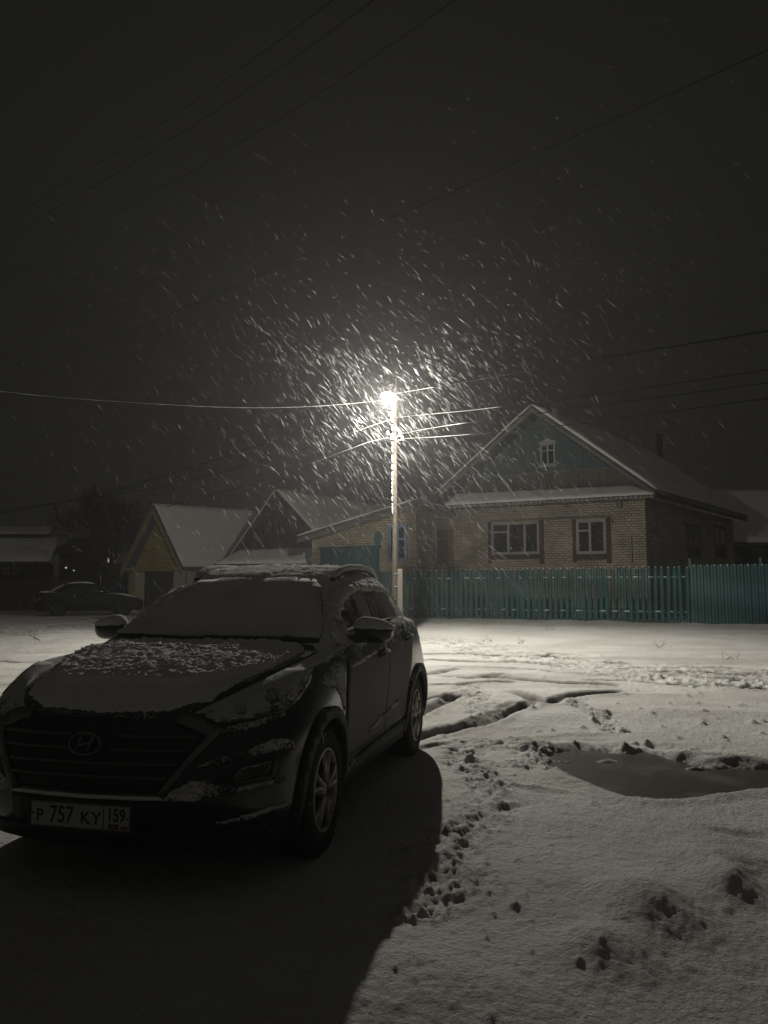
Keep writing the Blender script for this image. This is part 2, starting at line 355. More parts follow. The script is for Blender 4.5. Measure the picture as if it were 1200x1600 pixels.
def ground_z(x, y, dirt_shade=None):
    z = gbase(y)
    near = 1-sstep(10, 22, y)
    z = z+.028*fbm(x*.55, y*.55, 3, 3)*(0.4+.6*sstep(2, 6, np.hypot(x+.9, y-6)))
    z = z+.010*fbm(x*3.1, y*3.1, 9, 3)
    z = z+(.0055*fbm(x*17, y*17, 21, 2)+.0042*fbm(x*44, y*44, 33, 2))*near
    wx = x+.028*fbm(x*4.5, y*4.5, 41, 3); wy = y+.028*fbm(x*4.5, y*4.5, 57, 3)
    for pts, hw, dep, rim in RUTS:
        p = np.array(pts); g_ = float(sstep(5, 9, p[:, 1].mean())); hw = hw*(1+.08*g_); dep = dep*(1-.1*g_); rim = rim*(1-.35*g_); lo = p.min(0)-1.2; hi = p.max(0)+1.2
        k = (x > lo[0]) & (x < hi[0]) & (y > lo[1]) & (y < hi[1])
        if not k.any(): continue
        d, t, L = seg_dist(wx[k], wy[k], pts); fade = sstep(0, .3, t)*sstep(0, .3, L-t)
        var = .9+.3*fbm(t*1.1, t*0+hw*90, 5, 2)
        z[k] += 1.25*fade*var*(-dep*np.exp(-(d/hw)**6)+rim*np.exp(-((d-1.7*hw)/(.55*hw))**2))
        if dirt_shade is not None and g_ > 0: dirt_shade[k] = np.maximum(dirt_shade[k], fade*np.clip(var, 0, 1)*np.exp(-(d/(1.1*hw))**6)*(1.05+.5*fbm(x[k]*5, y[k]*5, 61, 2)))  # track dirt, plus the ruts' shadow lines put into the colour
    for lst, sg in ((HOLLOWS, -1), (MOUNDS, 1)):
        for (c, lx, ly, dep, tr) in lst:
            cx, cy = C8(*c); k_ = 1; lx *= k_; ly *= k_; dep *= (.23 if cy < 4.6 else .55) if sg < 0 else (1.5 if cy < 4.6 else 1); R_ = 3.2*max(lx, ly)
            k = (abs(x-cx) < R_) & (abs(y-cy) < R_)
            if not k.any(): continue
            dx = wx[k]-cx; dy = wy[k]-cy; c_, s_ = math.cos(tr), math.sin(tr)
            q = np.sqrt(((dx*c_+dy*s_)/lx)**2+((-dx*s_+dy*c_)/ly)**2)
            if sg < 0: z[k] += .5*(-dep*np.exp(-q**3*.8)+.25*dep*np.exp(-((q-1.6)/.5)**2))
            else: z[k] += dep*np.exp(-q**2)
    for pts, wd, amp in CLODS:
        p = np.array(pts); lo = p.min(0)-2*wd; hi = p.max(0)+2*wd
        k = (x > lo[0]) & (x < hi[0]) & (y > lo[1]) & (y < hi[1])
        if not k.any(): continue
        d, t, L = seg_dist(x[k], y[k], pts)
        d = d+.35*wd*fbm(x[k]*4, y[k]*4, 71, 2)
        m = 1-sstep(.45*wd, 1.1*wd, d)
        if dirt_shade is not None: dirt_shade[k] = np.maximum(dirt_shade[k], .55*m*np.clip(fbm(x[k]*5, y[k]*7, 63, 3)*1.8, 0, 1))
        n1 = fbm(x[k]*9, y[k]*9, 83, 3); n2 = vnoise(x[k]*24, y[k]*24, 91)
        z[k] += m*amp*(.7+.9*float(sstep(6, 10, p[:, 1].mean())))*(.75*np.clip(n1, -.6, .8)+.55*n2*(.4+.6*np.clip(n1+.4, 0, 1))-.2+.25*vnoise(x[k]*52, y[k]*52, 95))
    for (a, b, r) in SPOTS:
        cx, cy = C8(a, b); k = (abs(x-cx) < 4*r) & (abs(y-cy) < 4*r)
        if k.any(): z[k] += r*.42*np.exp(-(np.hypot((x[k]-cx), (y[k]-cy))/(r*.6))**2)*(1+.5*vnoise(x[k]*40, y[k]*40, 8))
    for (cx, cy, r) in CRUMBS:
        k = (abs(x-cx) < 3*r) & (abs(y-cy) < 3*r)
        if k.any(): z[k] += r*.8*np.exp(-(np.hypot((x[k]-cx), (y[k]-cy))/(r*.7))**2)
    # snow thrown up against the foot of the fence
    d, t, L = seg_dist(x, y, [FB+(FB-FA)*.12, FA, FA+(FA-FB)*.5])
    z = z+(.06+.06*fbm(x*1.3, y*1.3, 101, 3))*np.exp(-(d/.75)**2)
    # the slushy puddle lies in a shallow hollow
    k = (x > 1.2) & (x < 5) & (y > 3.5) & (y < 8.5)
    if k.any():
        d, t, L = seg_dist(wx[k], wy[k], puddle_poly, True); ins = inside(wx[k], wy[k], puddle_poly)
        sd = np.where(ins, -d, d)
        if dirt_shade is not None: dirt_shade[k] = np.maximum(dirt_shade[k], (.45)*(1-sstep(.0, .16, sd+.08*fbm(x[k]*5, y[k]*5, 67, 3))))
        z[k] += -.065*(1-sstep(-.16, .10, sd))+.02*np.exp(-((sd-.12)/.09)**2)
    # tyres stand in pressed snow
    for (cx, cy) in TYRES:
        k = (abs(x-cx) < 1) & (abs(y-cy) < 1)
        if k.any():
            q = np.hypot(x[k]-cx, y[k]-cy); m = 1-sstep(.22, .5, q); z[k] = z[k]*(1-m)+m*.008
    return z
CX, CY, CA = -.899, 5.955, .23                             # parked car: middle of the wheelbase, heading
ca_, sa_ = math.cos(CA), math.sin(CA)
def car2w(p): return np.array([CX-p[0]*sa_+p[1]*ca_, CY-p[0]*ca_-p[1]*sa_, p[2]])
TYRES = [tuple(car2w((X, Y, 0))[:2]) for X in (1.335, -1.335) for Y in (.79, -.79)]
def make_ground():
    r = [.6]
    while r[-1] < 44: r.append(r[-1]*(1.0031 if 6 < r[-1] < 17 else 1.0056))
    while r[-1] < 420: r.append(r[-1]*1.06)
    r = np.array(r)
    a = np.concatenate([np.linspace(R(-37), R(37), 640), np.linspace(R(41), R(319), 70)])
    rr, aa = np.meshgrid(r, a, indexing='ij'); x = (rr*np.sin(aa)).ravel(); y = (rr*np.cos(aa)).ravel()
    dirt_shade = np.zeros(x.shape); z = ground_z(x, y, dirt_shade)
    # broad wear of the roadway between the car and the fence
    dirt_shade = np.maximum(dirt_shade, .30*sstep(8.5, 11, y)*(1-sstep(15.5, 19, y))*np.clip(.35+1.1*fbm(x*.5, y*2.2, 77, 4), 0, 1))
    nr, na = len(r), len(a)
    co = np.stack([x, y, z], 1); co = np.vstack([co, [[0, 0, float(z[:na].mean())]]])
    i = np.arange(nr-1)[:, None]; j = np.arange(na)[None, :]; j2 = (j+1) % na
    f = np.stack([i*na+j, i*na+j2, (i+1)*na+j2, (i+1)*na+j], -1).reshape(-1, 4)[:, ::-1]
    me = bpy.data.meshes.new('snowy_ground')
    nq = len(f); nt_ = na
    tri = np.stack([np.full(na, nr*na), (np.arange(na)+1) % na, np.arange(na)], 1)
    me.vertices.add(len(co)); me.vertices.foreach_set('co', co.astype(np.float32).ravel())
    me.loops.add(nq*4+nt_*3); me.loops.foreach_set('vertex_index', np.concatenate([f.ravel(), tri.ravel()]).astype(np.int32))
    me.polygons.add(nq+nt_); st = np.concatenate([np.arange(nq)*4, nq*4+np.arange(nt_)*3]).astype(np.int32)
    me.polygons.foreach_set('loop_start', st)
    me.update(calc_edges=True); me.validate()
    at_ = me.attributes.new('wear_shade', 'FLOAT', 'POINT'); at_.data.foreach_set('value', np.append(np.clip(dirt_shade, 0, 1), 0).astype(np.float32))
    bm = bmesh.new(); bm.from_mesh(me); bm.normal_update()
    if sum(q.normal.z for q in list(bm.faces)[:50]) < 0:
        bmesh.ops.reverse_faces(bm, faces=bm.faces); bm.to_mesh(me)
    bm.free()
    return tag(link('snowy_ground', me, M['ground'], None, True), kind='structure')
def ground_mat():
    m = mat('ground_snow', (.70, .695, .67), .95, spec=.25); nt = m.node_tree; b = nt.nodes['Principled BSDF']
    tc = nt.nodes.new('ShaderNodeTexCoord')
    n1 = nt.nodes.new('ShaderNodeTexNoise'); n1.inputs['Scale'].default_value = 38; n1.inputs['Detail'].default_value = 5; n1.inputs['Roughness'].default_value = .7
    n2 = nt.nodes.new('ShaderNodeTexNoise'); n2.inputs['Scale'].default_value = .7; n2.inputs['Detail'].default_value = 7
    n3 = nt.nodes.new('ShaderNodeTexNoise'); n3.inputs['Scale'].default_value = 8; n3.inputs['Detail'].default_value = 8
    for n in (n1, n2, n3): nt.links.new(tc.outputs['Object'], n.inputs['Vector'])
    r = nt.nodes.new('ShaderNodeMapRange'); r.inputs[1].default_value = .42; r.inputs[2].default_value = .72
    nt.links.new(n2.outputs[0], r.inputs[0])
    mx = nt.nodes.new('ShaderNodeMix'); mx.data_type = 'RGBA'; mx.inputs[6].default_value = (.74, .735, .715, 1); mx.inputs[7].default_value = (.60, .585, .55, 1)
    nt.links.new(r.outputs[0], mx.inputs[0])
    r3 = nt.nodes.new('ShaderNodeMapRange'); r3.inputs[1].default_value = .64; r3.inputs[2].default_value = .74; r3.inputs[4].default_value = .45
    nt.links.new(n3.outputs[0], r3.inputs[0])
    m3 = nt.nodes.new('ShaderNodeMix'); m3.data_type = 'RGBA'; m3.inputs[7].default_value = (.36, .33, .28, 1)
    nt.links.new(r3.outputs[0], m3.inputs[0]); nt.links.new(mx.outputs[2], m3.inputs[6])
    aw_ = nt.nodes.new('ShaderNodeAttribute'); aw_.attribute_name = 'wear_shade'; m4 = nt.nodes.new('ShaderNodeMix'); m4.data_type = 'RGBA'; m4.inputs[7].default_value = (.09, .08, .066, 1)
    nt.links.new(aw_.outputs['Fac'], m4.inputs[0]); nt.links.new(m3.outputs[2], m4.inputs[6]); nt.links.new(m4.outputs[2], b.inputs['Base Color'])
    bp = nt.nodes.new('ShaderNodeBump'); bp.inputs['Strength'].default_value = 1; bp.inputs['Distance'].default_value = .03
    nt.links.new(n1.outputs[0], bp.inputs['Height']); nt.links.new(bp.outputs[0], b.inputs['Normal'])
    return m
M['sedan'].node_tree.nodes['Principled BSDF'].inputs['Specular IOR Level'].default_value = .15
M['ground'] = ground_mat()
make_ground()
pm = MB(); pc = puddle_poly.mean(0); big = [pc+(p-pc)*1.12 for p in puddle_poly]
pm.add([(p[0], p[1], -.026) for p in big], [tuple(range(len(big)))])
tag(pm.build('puddle', M['slush']), 'brown slushy puddle lying in the trampled snow at right', kind='structure')

# ============================================================ buildings
class Wall:
    """a vertical plane through p along unit direction d; n points out of the wall"""
    def __init__(s, p, d, flip=1):
        s.p = np.array(p[:2], float); s.d = np.array(d[:2], float)/np.hypot(*d[:2]); s.n = np.array([s.d[1], -s.d[0]])*flip
    def px(s, u, v):
        r = ray(u, v); A = np.array([[r[0], -s.d[0]], [r[1], -s.d[1]]]); t, q = np.linalg.solve(A, s.p)
        return q, CH+t*r[2]
    def pt(s, q, z, o=0): return Vector((s.p[0]+s.d[0]*q+s.n[0]*o, s.p[1]+s.d[1]*q+s.n[1]*o, z))
    def poly(s, mb, pts, o=0, th=.25):
        """slab with the outline pts (q, z), face o in front of the plane, th thick, uv in metres"""
        n = len(pts); a = [s.pt(q, z, o) for q, z in pts]; b = [s.pt(q, z, o-th) for q, z in pts]
        fs = [tuple(range(n)), tuple(range(2*n-1, n-1, -1))]+[(i, n+i, n+(i+1) % n, (i+1) % n) for i in range(n)]
        uv = [tuple(p) for p in pts]+[tuple(p) for p in reversed(pts)]
        for i in range(n):
            j = (i+1) % n; uv += [(pts[i][0], pts[i][1]), (pts[i][0]+th, pts[i][1]), (pts[j][0]+th, pts[j][1]), (pts[j][0], pts[j][1])]
        return mb.add(a+b, fs, uv)
    def rect(s, mb, q0, q1, z0, z1, o=0, th=.25): return s.poly(mb, [(q0, z0), (q1, z0), (q1, z1), (q0, z1)], o, th)
    def rpx(s, u0, v0, u1, v1):
        um, vm = (u0+u1)/2, (v0+v1)/2
        return s.px(u0, vm)[0], s.px(u1, vm)[0], s.px(um, v1)[1], s.px(um, v0)[1]
def window(wl, q0, q1, z0, z1, parent, frame, cols, transom=None, fw=.09, o=.03, name='window', lintel=True):
    """frame with mullions, pane behind, all on the wall wl"""
    m = MB(); wl.rect(m, q0, q0+fw, z0, z1, o, .06); wl.rect(m, q1-fw, q1, z0, z1, o, .06)
    wl.rect(m, q0+fw, q1-fw, z1-fw, z1, o, .06); wl.rect(m, q0+fw, q1-fw, z0, z0+fw, o, .06)
    for c in cols[1:-1]:
        c = q0+(q1-q0)*c; wl.rect(m, c-fw*.5, c+fw*.5, z0+fw, z1-fw, o-.002, .055)
    if transom:
        c0, c1 = q0+(q1-q0)*transom[0], q0+(q1-q0)*transom[1]; zt = z0+(z1-z0)*transom[2]
        wl.rect(m, max(c0, q0+fw), min(c1, q1-fw), zt-fw*.4, zt+fw*.4, o-.004, .05)
    f = m.build(name, frame, parent)
    p = MB(); wl.rect(p, q0+fw*.5, q1-fw*.5, z0+fw*.5, z1-fw*.5, o-.022, .012); p.build('pane', M['pane'], f)
    return f
dF = (FA-FB)/np.linalg.norm(FA-FB)                          # along the fence, to the right
nB = np.array([-dF[1], dF[0]])                              # away from the street
nB = nB if nB[1] > 0 else -nB
GZ = .32
# ---- the brick house
HW = Wall(FA+nB*4.2, dF)                                    # front wall plane
def along(u): return HW.px(u, 850)[0]
qL, qR = along(708), along(1010)
zE = HW.px(1010, 777)[1]                                    # top of the brickwork
sd = np.array([.62, .785])                                 # the side wall runs back along this direction
cR = HW.pt(qR, 0); cL = HW.pt(qL, 0)
SLEN = 12.6
house = thing('brick_house', 'tan brick house with steep snowy gable roof behind the teal picket fence', 'house', (float((cR.x+cL.x)/2), float((cR.y+cL.y)/2), GZ))
m = MB(); HW.rect(m, qL, qR, GZ-.2, zE, 0, .3); 
SW = Wall((cR.x, cR.y), sd); SW.n = np.array([sd[1], -sd[0]])
SW.rect(m, 0.002, SLEN, GZ-.2, zE, 0, .3); m.build('wall', M['brick_grey'], house)
LW = Wall((cL.x, cL.y), sd); LW.n = np.array([-sd[1], sd[0]])
m = MB(); LW.rect(m, .31, SLEN, GZ-.2, zE, 0, .3); m.build('wall', M['brick_grey'], house)
# brick piers at the windows, red-brown
for (u0, u1, v0, v1) in ((763, 768, 816, 880), (843, 850, 812, 880), (895, 900, 811, 878), (948, 955, 808, 880)):
    q0, q1, z0, z1 = HW.rpx(u0, v0, u1, v1); m = MB(); HW.rect(m, q0, q1, z0, z1, .05, .05); m.build('window_pier', M['brick_red'], house)
for (u0, u1, v0, v1) in ((768, 843, 867, 874), (900, 948, 866, 874)):
    q0, q1, z0, z1 = HW.rpx(u0, v0, u1, v1); m = MB(); HW.rect(m, q0+.004, q1-.004, z0, z1, .07, .07); m.build('window_sill', M['brick_red'], house)
q0, q1, z0, z1 = HW.rpx(768, 816, 843, 866); window(HW, q0, q1, z0, z1, house, M['white_trim'], (0, .36, .70, 1), (0, .36, .70), .10)
q0, q1, z0, z1 = HW.rpx(901, 812, 947, 865); window(HW, q0, q1, z0, z1, house, M['white_trim'], (0, .46, 1), (0, .46, .68), .10)
q0, q1, z0, z1 = HW.rpx(768, 809, 955, 811.5); m = MB(); HW.rect(m, q0, q1, z1-.05, z1, .03, .03); m.build('lintel_band', M['grey_trim'], house)
for (u0, u1, v0, v1) in ((1072, 1082, 820, 872), (1116, 1122, 822, 872)):
    q0, q1, z0, z1 = SW.rpx(u0, v0, u1+12, v1); q0 = max(q0, .3); q1 = min(q1, SLEN-.3)
    if q1 > q0: window(SW, q0, q1, z0, z1, house, M['darkwall'], (0, .5, 1), None, .12)
q0, q1, z0, z1 = HW.rpx(964, 780, 973, 793); m = MB(); HW.rect(m, q0, q1, z0, z1, .16, .16); m.build('meter_box', M['grey_trim'], house, bevel=.01)
q0, q1, z0, z1 = HW.rpx(987, 838, 990, 880); m = MB(); m.tube([HW.pt(q0, z1, .02), HW.pt(q0, z1, .09), HW.pt(q0, z1-.1, .1), HW.pt(q0, z0, .1)], .028, 8); m.build('gas_pipe', M['white_trim'], house, True)
hook = HW.px(957, 815); m = MB(); m.tube([HW.pt(hook[0], hook[1], 0), HW.pt(hook[0], hook[1]-.03, .22)], .02, 6)
m.ball(HW.pt(hook[0], hook[1]+.04, .2), (.05, .05, .08)); m.ball(HW.pt(hook[0]-.2, hook[1]-.1, .12), (.05, .05, .08)); m.build('wire_hook', M['metal'], house)
HOOK = HW.pt(hook[0], hook[1]+.05, .2)
# gable: apex over the front wall
AP = HW.px(840, 641); apq, apz = AP
gl, gr_ = HW.px(706, 783), HW.px(1031, 771)
slope = (apz-gr_[1])/(gr_[0]-apq)
g0 = zE+.02
ql_, qr_ = qL+.05, qR-.05
zl_ = apz-.28-slope*(apq-ql_); zr_ = apz-.28-slope*(qr_-apq)
split = zE+.30*(apz-zE)+.12
qs0, qs1 = apq-(apz-.28-split)/slope, apq+(apz-.28-split)/slope
m = MB(); HW.poly(m, [(ql_, g0), (qr_, g0), (qr_, max(g0+.02, zr_)), (qs1, split), (qs0, split), (ql_, max(g0+.02, zl_))], -.18, .12); m.build('gable_boards', M['board_grey'], house)
m = MB(); HW.poly(m, [(qs0+.02, split+.003), (qs1-.02, split+.003), (apq, apz-.30)], -.10, .2); m.build('gable', M['gable_paint'], house)
m = MB(); HW.rect(m, qs0, qs1, split-.05, split+.0, -.06, .12); m.build('gable_ledge', M['grey_trim'], house)
# attic window with a little carved pediment
q0, q1, z0, z1 = HW.rpx(844, 692, 867, 727)
aw = window(HW, q0, q1, z0, z1, house, M['white_trim'], (0, .5, 1), (0, 1, .66), .07, -.02)
m = MB(); HW.poly(m, [(q0-.07, z1+.003), (q1+.07, z1+.003), (q1+.07, z1+.06), ((q0*.3+q1*.7), z1+.12), ((q0+q1)/2, z1+.2), ((q0*.7+q1*.3), z1+.12), (q0-.07, z1+.06)], .03, .13); m.build('pediment', M['white_trim'], aw)
m = MB(); HW.rect(m, q0-.08, q1+.08, z0-.07, z0-.003, .03, .13); m.build('sill', M['white_trim'], aw)
# two roof slopes with snow, ridge running back; the right slope flares out lower at the back
fo = .55                                                     # overhang in front of the gable
def along_side(p, s): return Vector((p.x+sd[0]*s, p.y+sd[1]*s, p.z))
def slab(mb, a, b, c, d, th): 
    up = (b-a).cross(d-a).normalized(); up = up if up.z > 0 else -up
    vs = [a, b, c, d]; return mb.add([p for p in vs]+[p+up*th for p in vs], [(0, 3, 2, 1), (4, 5, 6, 7)]+[(i, (i+1) % 4, 4+(i+1) % 4, 4+i) for i in range(4)])
ridge0 = HW.pt(apq, apz, 0); ridge1 = along_side(ridge0, SLEN+.5); ridge0 = along_side(ridge0, -fo)
er = HW.pt(gr_[0], gr_[1], 0); el = HW.pt(apq-(apz-gl[1])/slope, gl[1], 0)
er0, el0 = along_side(er, -fo), along_side(el, -fo); er1, el1 = along_side(er, SLEN+.5), along_side(el, SLEN+.5)
rf = MB(); slab(rf, er0, er1, ridge1, ridge0, .10); slab(rf, el0, el1, ridge1, ridge0, .10); roof = rf.build('roof', M['roof_edge'], house)
def snow_sheet(a, b, c, d, th, parent, seed, nu=40, nv=24, jag=.05, name='roof_snow', matl=None, lump=.03):
    """a blanket of snow lying on the slope a-b (eave), d-c (ridge), with an uneven eave"""
    a, b, c, d = map(Vector, (a, b, c, d)); up = (b-a).cross(d-a).normalized(); up = up if up.z > 0 else -up
    lu, lv = (b-a).length, (d-a).length; ou = Vector(); vs = []; fs = []
    for i in range(nv+1):
        for j in range(nu+1):
            u, v = j/nu, i/nv
            p = a.lerp(b, u).lerp(d.lerp(c, u), v)
            if i == 0: p = p+(a-d).normalized()*(jag*float(fbm(np.array([u*lu*2.2]), np.array([seed*3.1]), seed, 3)[0]))
            e = min(1, 6*min(v, 1.0001-v)+.6)*min(1, 8*min(u, 1-u)+.7)
            h = th*e+lump*float(fbm(np.array([u*lu*1.1]), np.array([v*lv*1.1+seed]), seed, 3)[0])*e
            vs.append(p+up*max(.01, h))
    n = (nu+1)*(nv+1)
    for i in range(nv):
        for j in range(nu): fs.append((i*(nu+1)+j, i*(nu+1)+j+1, (i+1)*(nu+1)+j+1, (i+1)*(nu+1)+j))
    rim = [j for j in range(nu+1)]+[i*(nu+1)+nu for i in range(1, nv+1)]+[nv*(nu+1)+j for j in range(nu-1, -1, -1)]+[i*(nu+1) for i in range(nv-1, 0, -1)]
    base = []
    for k in rim:
        u, v = (k % (nu+1))/nu, (k//(nu+1))/nv
        base.append(a.lerp(b, u).lerp(d.lerp(c, u), v)+up*.004)
    for k in range(len(rim)):
        k2 = (k+1) % len(rim); fs.append((rim[k], rim[k2], n+k2, n+k))
    mb = MB(); mb.add(vs+base, fs); return mb.build(name, matl or M['snow'], parent, True)
upv = Vector((0, 0, .115))
snow_sheet(er0+upv, er1+upv, ridge1+upv, ridge0+upv, .12, roof, 3); snow_sheet(el1+upv, el0+upv, ridge0+upv, ridge1+upv, .12, roof, 4)
# barge boards under the verge
m = MB()
for e in (er0, el0):
    dn = Vector((0, 0, -.16)); m.prism([ridge0+dn*.1, e+dn*.1, e+dn*1.1, ridge0+dn*1.1], Vector((sd[0], sd[1], 0))*.035)
m.build('barge_board', M['grey_trim'], house)
# the skirt roof over the brick front, slate edge hung with snow
k0, k1 = qL-.12, qR+.45
a, b = HW.pt(k0, zE-.02, .62), HW.pt(k1, zE-.02, .62); c, d = HW.pt(k1-.9, zE+.42, -.05), HW.pt(k0+.25, zE+.50, -.05)
m = MB(); slab(m, a, b, c, d, .04); skirt = m.build('skirt_roof', M['roof_edge'], house)
u2 = Vector((0, 0, .05)); snow_sheet(a+u2, b+u2, c+u2, d+u2, .09, skirt, 8, 70, 8, .05)
m = MB(); n = 46
for i in range(n):
    p = a.lerp(b, (i+.5)/n)+Vector((0, 0, -.02)); l = .05+.04*rng.random()
    m.ball((p.x+HW.n[0]*.02, p.y+HW.n[1]*.02, p.z-.01), (.105, .06, l), 8, 5)
m.build('scalloped_slate_edge', M['white_trim'], skirt, True)
# side eave: ragged snow edge, dark soffit
m = MB(); m.prism([er0+Vector((0, 0, -.02)), er0+Vector((0, 0, -.2)), er0+Vector((-.35*dF[0], -.35*dF[1], -.1))], er1-er0); m.build('eave', M['darkwall'], house)
ch = HW.px(1031, 700); chp = along_side(HW.pt(apq+(ch[0]-apq)*.35, 0, 0), 3.6)
def roof_at(p):                                               # height of the right slope over a ground point
    A = np.array([[dF[0], sd[0]], [dF[1], sd[1]]]); q, s = np.linalg.solve(A, np.array([p[0], p[1]])-np.array([ridge0.x, ridge0.y])); return ridge0.z-slope*abs(q)
# chimney where the photo shows it: its foot on the right slope
best = min(((abs(at(1031, 706, Y)[2]-(roof_at(at(1031, 706, Y))+.1)), Y) for Y in np.arange(30, 44, .05)))[1]
cpnt = at(1031, 706, best); wpx = best/CF
m = MB(); m.lathe([(.0, -.5), (4.2*wpx, -.5), (4.2*wpx, 27*wpx), (0, 27*wpx)], cpnt, 'Z', 14); chim = m.build('chimney', M['darkwall'], roof, True)
m = MB(); m.lathe([(0, 28*wpx), (7*wpx, 28*wpx), (6.5*wpx, 30*wpx), (1*wpx, 32.5*wpx)], cpnt, 'Z', 14); m.build('chimney_cap', M['metal'], chim)

# ---- the brick porch wing with the teal garage door
eC = HW.px(651, 850)
def ray_ground_line(u, p, d):                                 # point of line p + t d seen at column u
    x = (u-600)/CF/math.cos(PITCH)                            # near enough at the horizon
    x = ray(u, 850)[0]/ray(u, 850)[1]
    t = (x*p[1]-p[0])/(d[0]-x*d[1]); return np.array([p[0]+d[0]*t, p[1]+d[1]*t])
E0 = ray_ground_line(651, np.array([cL.x, cL.y]), -nB)
XW = Wall(E0, dF)                                             # its front plane (origin at the right corner)
q487 = XW.px(487, 860)[0]
zt0, zt1 = XW.px(651, 790)[1], XW.px(487, 838)[1]
wing = thing('brick_garage_wing', 'low tan brick garage wing with sloping roof, teal door and blue window', 'garage', (float(E0[0]+dF[0]*q487/2), float(E0[1]+dF[1]*q487/2), GZ))
m = MB(); XW.poly(m, [(q487, GZ-.2), (0, GZ-.2), (0, zt0), (q487, zt1)], 0, .28)
depth = float(np.hypot(*(np.array([cL.x, cL.y])-E0)))
SX = Wall(E0, nB); SX.n = dF.copy()
SX.rect(m, .29, depth-.01, GZ-.2, zt0-.05, 0, .28); m.build('wall', M['brick'], wing)
q0, q1, z0, z1 = XW.rpx(501, 857, 593, 900); m = MB(); XW.rect(m, q0, q1, GZ, z1, .03, .03); dr = m.build('garage_door', M['teal_dark'], wing)
m = MB(); XW.rect(m, q0-.1, q1+.1, z1+.004, z1+.10, .05, .05); m.build('door_lintel', M['teal_dark'], dr)
m = MB()
for k in range(1, 7):
    qq = q0+(q1-q0)*k/7; XW.rect(m, qq-.015, qq+.015, GZ, z1-.02, .05, .018)
m.build('door_rib', M['teal_dark'], dr)
q0, q1, z0, z1 = XW.rpx(605, 818, 640, 880); f = window(XW, q0, q1, z0, z1, wing, M['white_trim'], (0, 1), None, .07, .05)
window(XW, q0+.10, q1-.10, z0+.08, z1-.08, wing, M['blue_trim'], (0, .5, 1), (.5, 1, .62), .10, .075)
ov = XW.px(591, 841); m = MB(); ctr = XW.pt(ov[0], ov[1], .0)
pts = [XW.pt(ov[0]+.17*math.cos(t*math.pi/12), ov[1]+.28*math.sin(t*math.pi/12), .001) for t in range(24)]
m.prism(pts, Vector((XW.n[0], XW.n[1], 0))*.05); m.build('oval_plaque', M['teal'], wing)
q0, q1, z0, z1 = SX.rpx(681, 827, 699, 881); window(SX, min(q0, q1), max(q0, q1), z0, z1, wing, M['grey_trim'], (0, 1), (0, 1, .7), .08, .04)
# mono-pitch roof
A0 = XW.pt(q487-.45, zt1-.12, .45); A1 = XW.pt(.12, zt0+.06, .45); B1 = XW.pt(.12, zt0+.06, -depth); B0 = XW.pt(q487-.45, zt1-.12, -depth-1.2)
m = MB(); slab(m, A0, B0, B1, A1, .10); wr = m.build('roof', M['roof_edge'], wing)
u3 = Vector((0, 0, .112)); snow_sheet(A0+u3, A1+u3, B1+u3, B0+u3, .10, wr, 12, 50, 12)
m = MB(); m.prism([A0+Vector((0, 0, -.01)), A1+Vector((0, 0, -.01)), A1+Vector((0, 0, -.19)), A0+Vector((0, 0, -.19))], Vector((XW.n[0], XW.n[1], 0))*-.03); m.build('fascia_board', M['grey_trim'], wing)
m = MB(); m.prism([B1+Vector((0, 0, -.02)), A1+Vector((0, 0, -.02)), A1+Vector((0, 0, -.17)), B1+Vector((0, 0, -.17))], Vector((dF[0], dF[1], 0))*.02); m.build('fascia_board', M['grey_trim'], wing)

# ---- generic gabled outbuilding seen over its front gable
def gabled(name, label, cat, Y, apex, left, right, base_v, ridge_dir, ridge_len, wallmat, gz, over=.35, th=.10, snowth=.12, seed=20, d=None, wall_in=.12):
    """apex/left/right: pixels of the roof's front verge, on a vertical plane Y metres away facing the camera"""
    P = at(apex[0], apex[1], Y); wl = Wall(P[:2], d or (1, -.22)); L_ = wl.px(*left); R_ = wl.px(*right); ap = wl.px(*apex)
    root = thing(name, label, cat, (float(P[0]), float(P[1]), gz))
    k = wall_in
    m = MB(); wl.poly(m, [(L_[0]+k*2.2, gz-.2), (R_[0]-k*2.2, gz-.2), (R_[0]-k*2.2, R_[1]+k*1.2), (ap[0], ap[1]-.14), (L_[0]+k*2.2, L_[1]+k*1.2)], -over, .2)
    rd = Vector((ridge_dir[0], ridge_dir[1], 0)).normalized()
    m.build('gable_wall', wallmat, root)
    a = wl.pt(*ap); l = wl.pt(*L_); r = wl.pt(*R_); m = MB()
    slab(m, r, r+rd*ridge_len, a+rd*ridge_len, a, th); slab(m, l, l+rd*ridge_len, a+rd*ridge_len, a, th)
    rf = m.build('roof', M['roof_edge'], root); u = Vector((0, 0, th*1.25))
    snow_sheet(r+u, r+rd*ridge_len+u, a+rd*ridge_len+u, a+u, snowth, rf, seed, 36, 14); snow_sheet(l+rd*ridge_len+u, l+u, a+u, a+rd*ridge_len+u, snowth, rf, seed+1, 36, 14)
    # side walls under the eaves
    m = MB()
    for (q, z) in (L_, R_):
        sgn = 1 if q < ap[0] else -1; p = wl.pt(q+sgn*k*2.2, gz-.2, -over); p2 = p+rd*(ridge_len-over-.2)
        hgt = z+k*1.2-gz+.2; m.prism([p, p2, p2+Vector((0, 0, hgt)), p+Vector((0, 0, hgt))], Vector((wl.d[0], wl.d[1], 0))*sgn*.15)
    m.build('side_wall', wallmat if wallmat is not M['yellow'] else M['pillar'], root)
    return root, wl, L_, R_, ap, rd, rf
barn, bw, bl, br_, bap, brd, brf = gabled('dark_barn', 'dark board barn with snowy gable roof and low snowy lean-to', 'barn', 37, (431, 769), (352, 884), (491, 836), 900, (.55, .83), 9, M['dark_boards'], GZ, .3, seed=24)
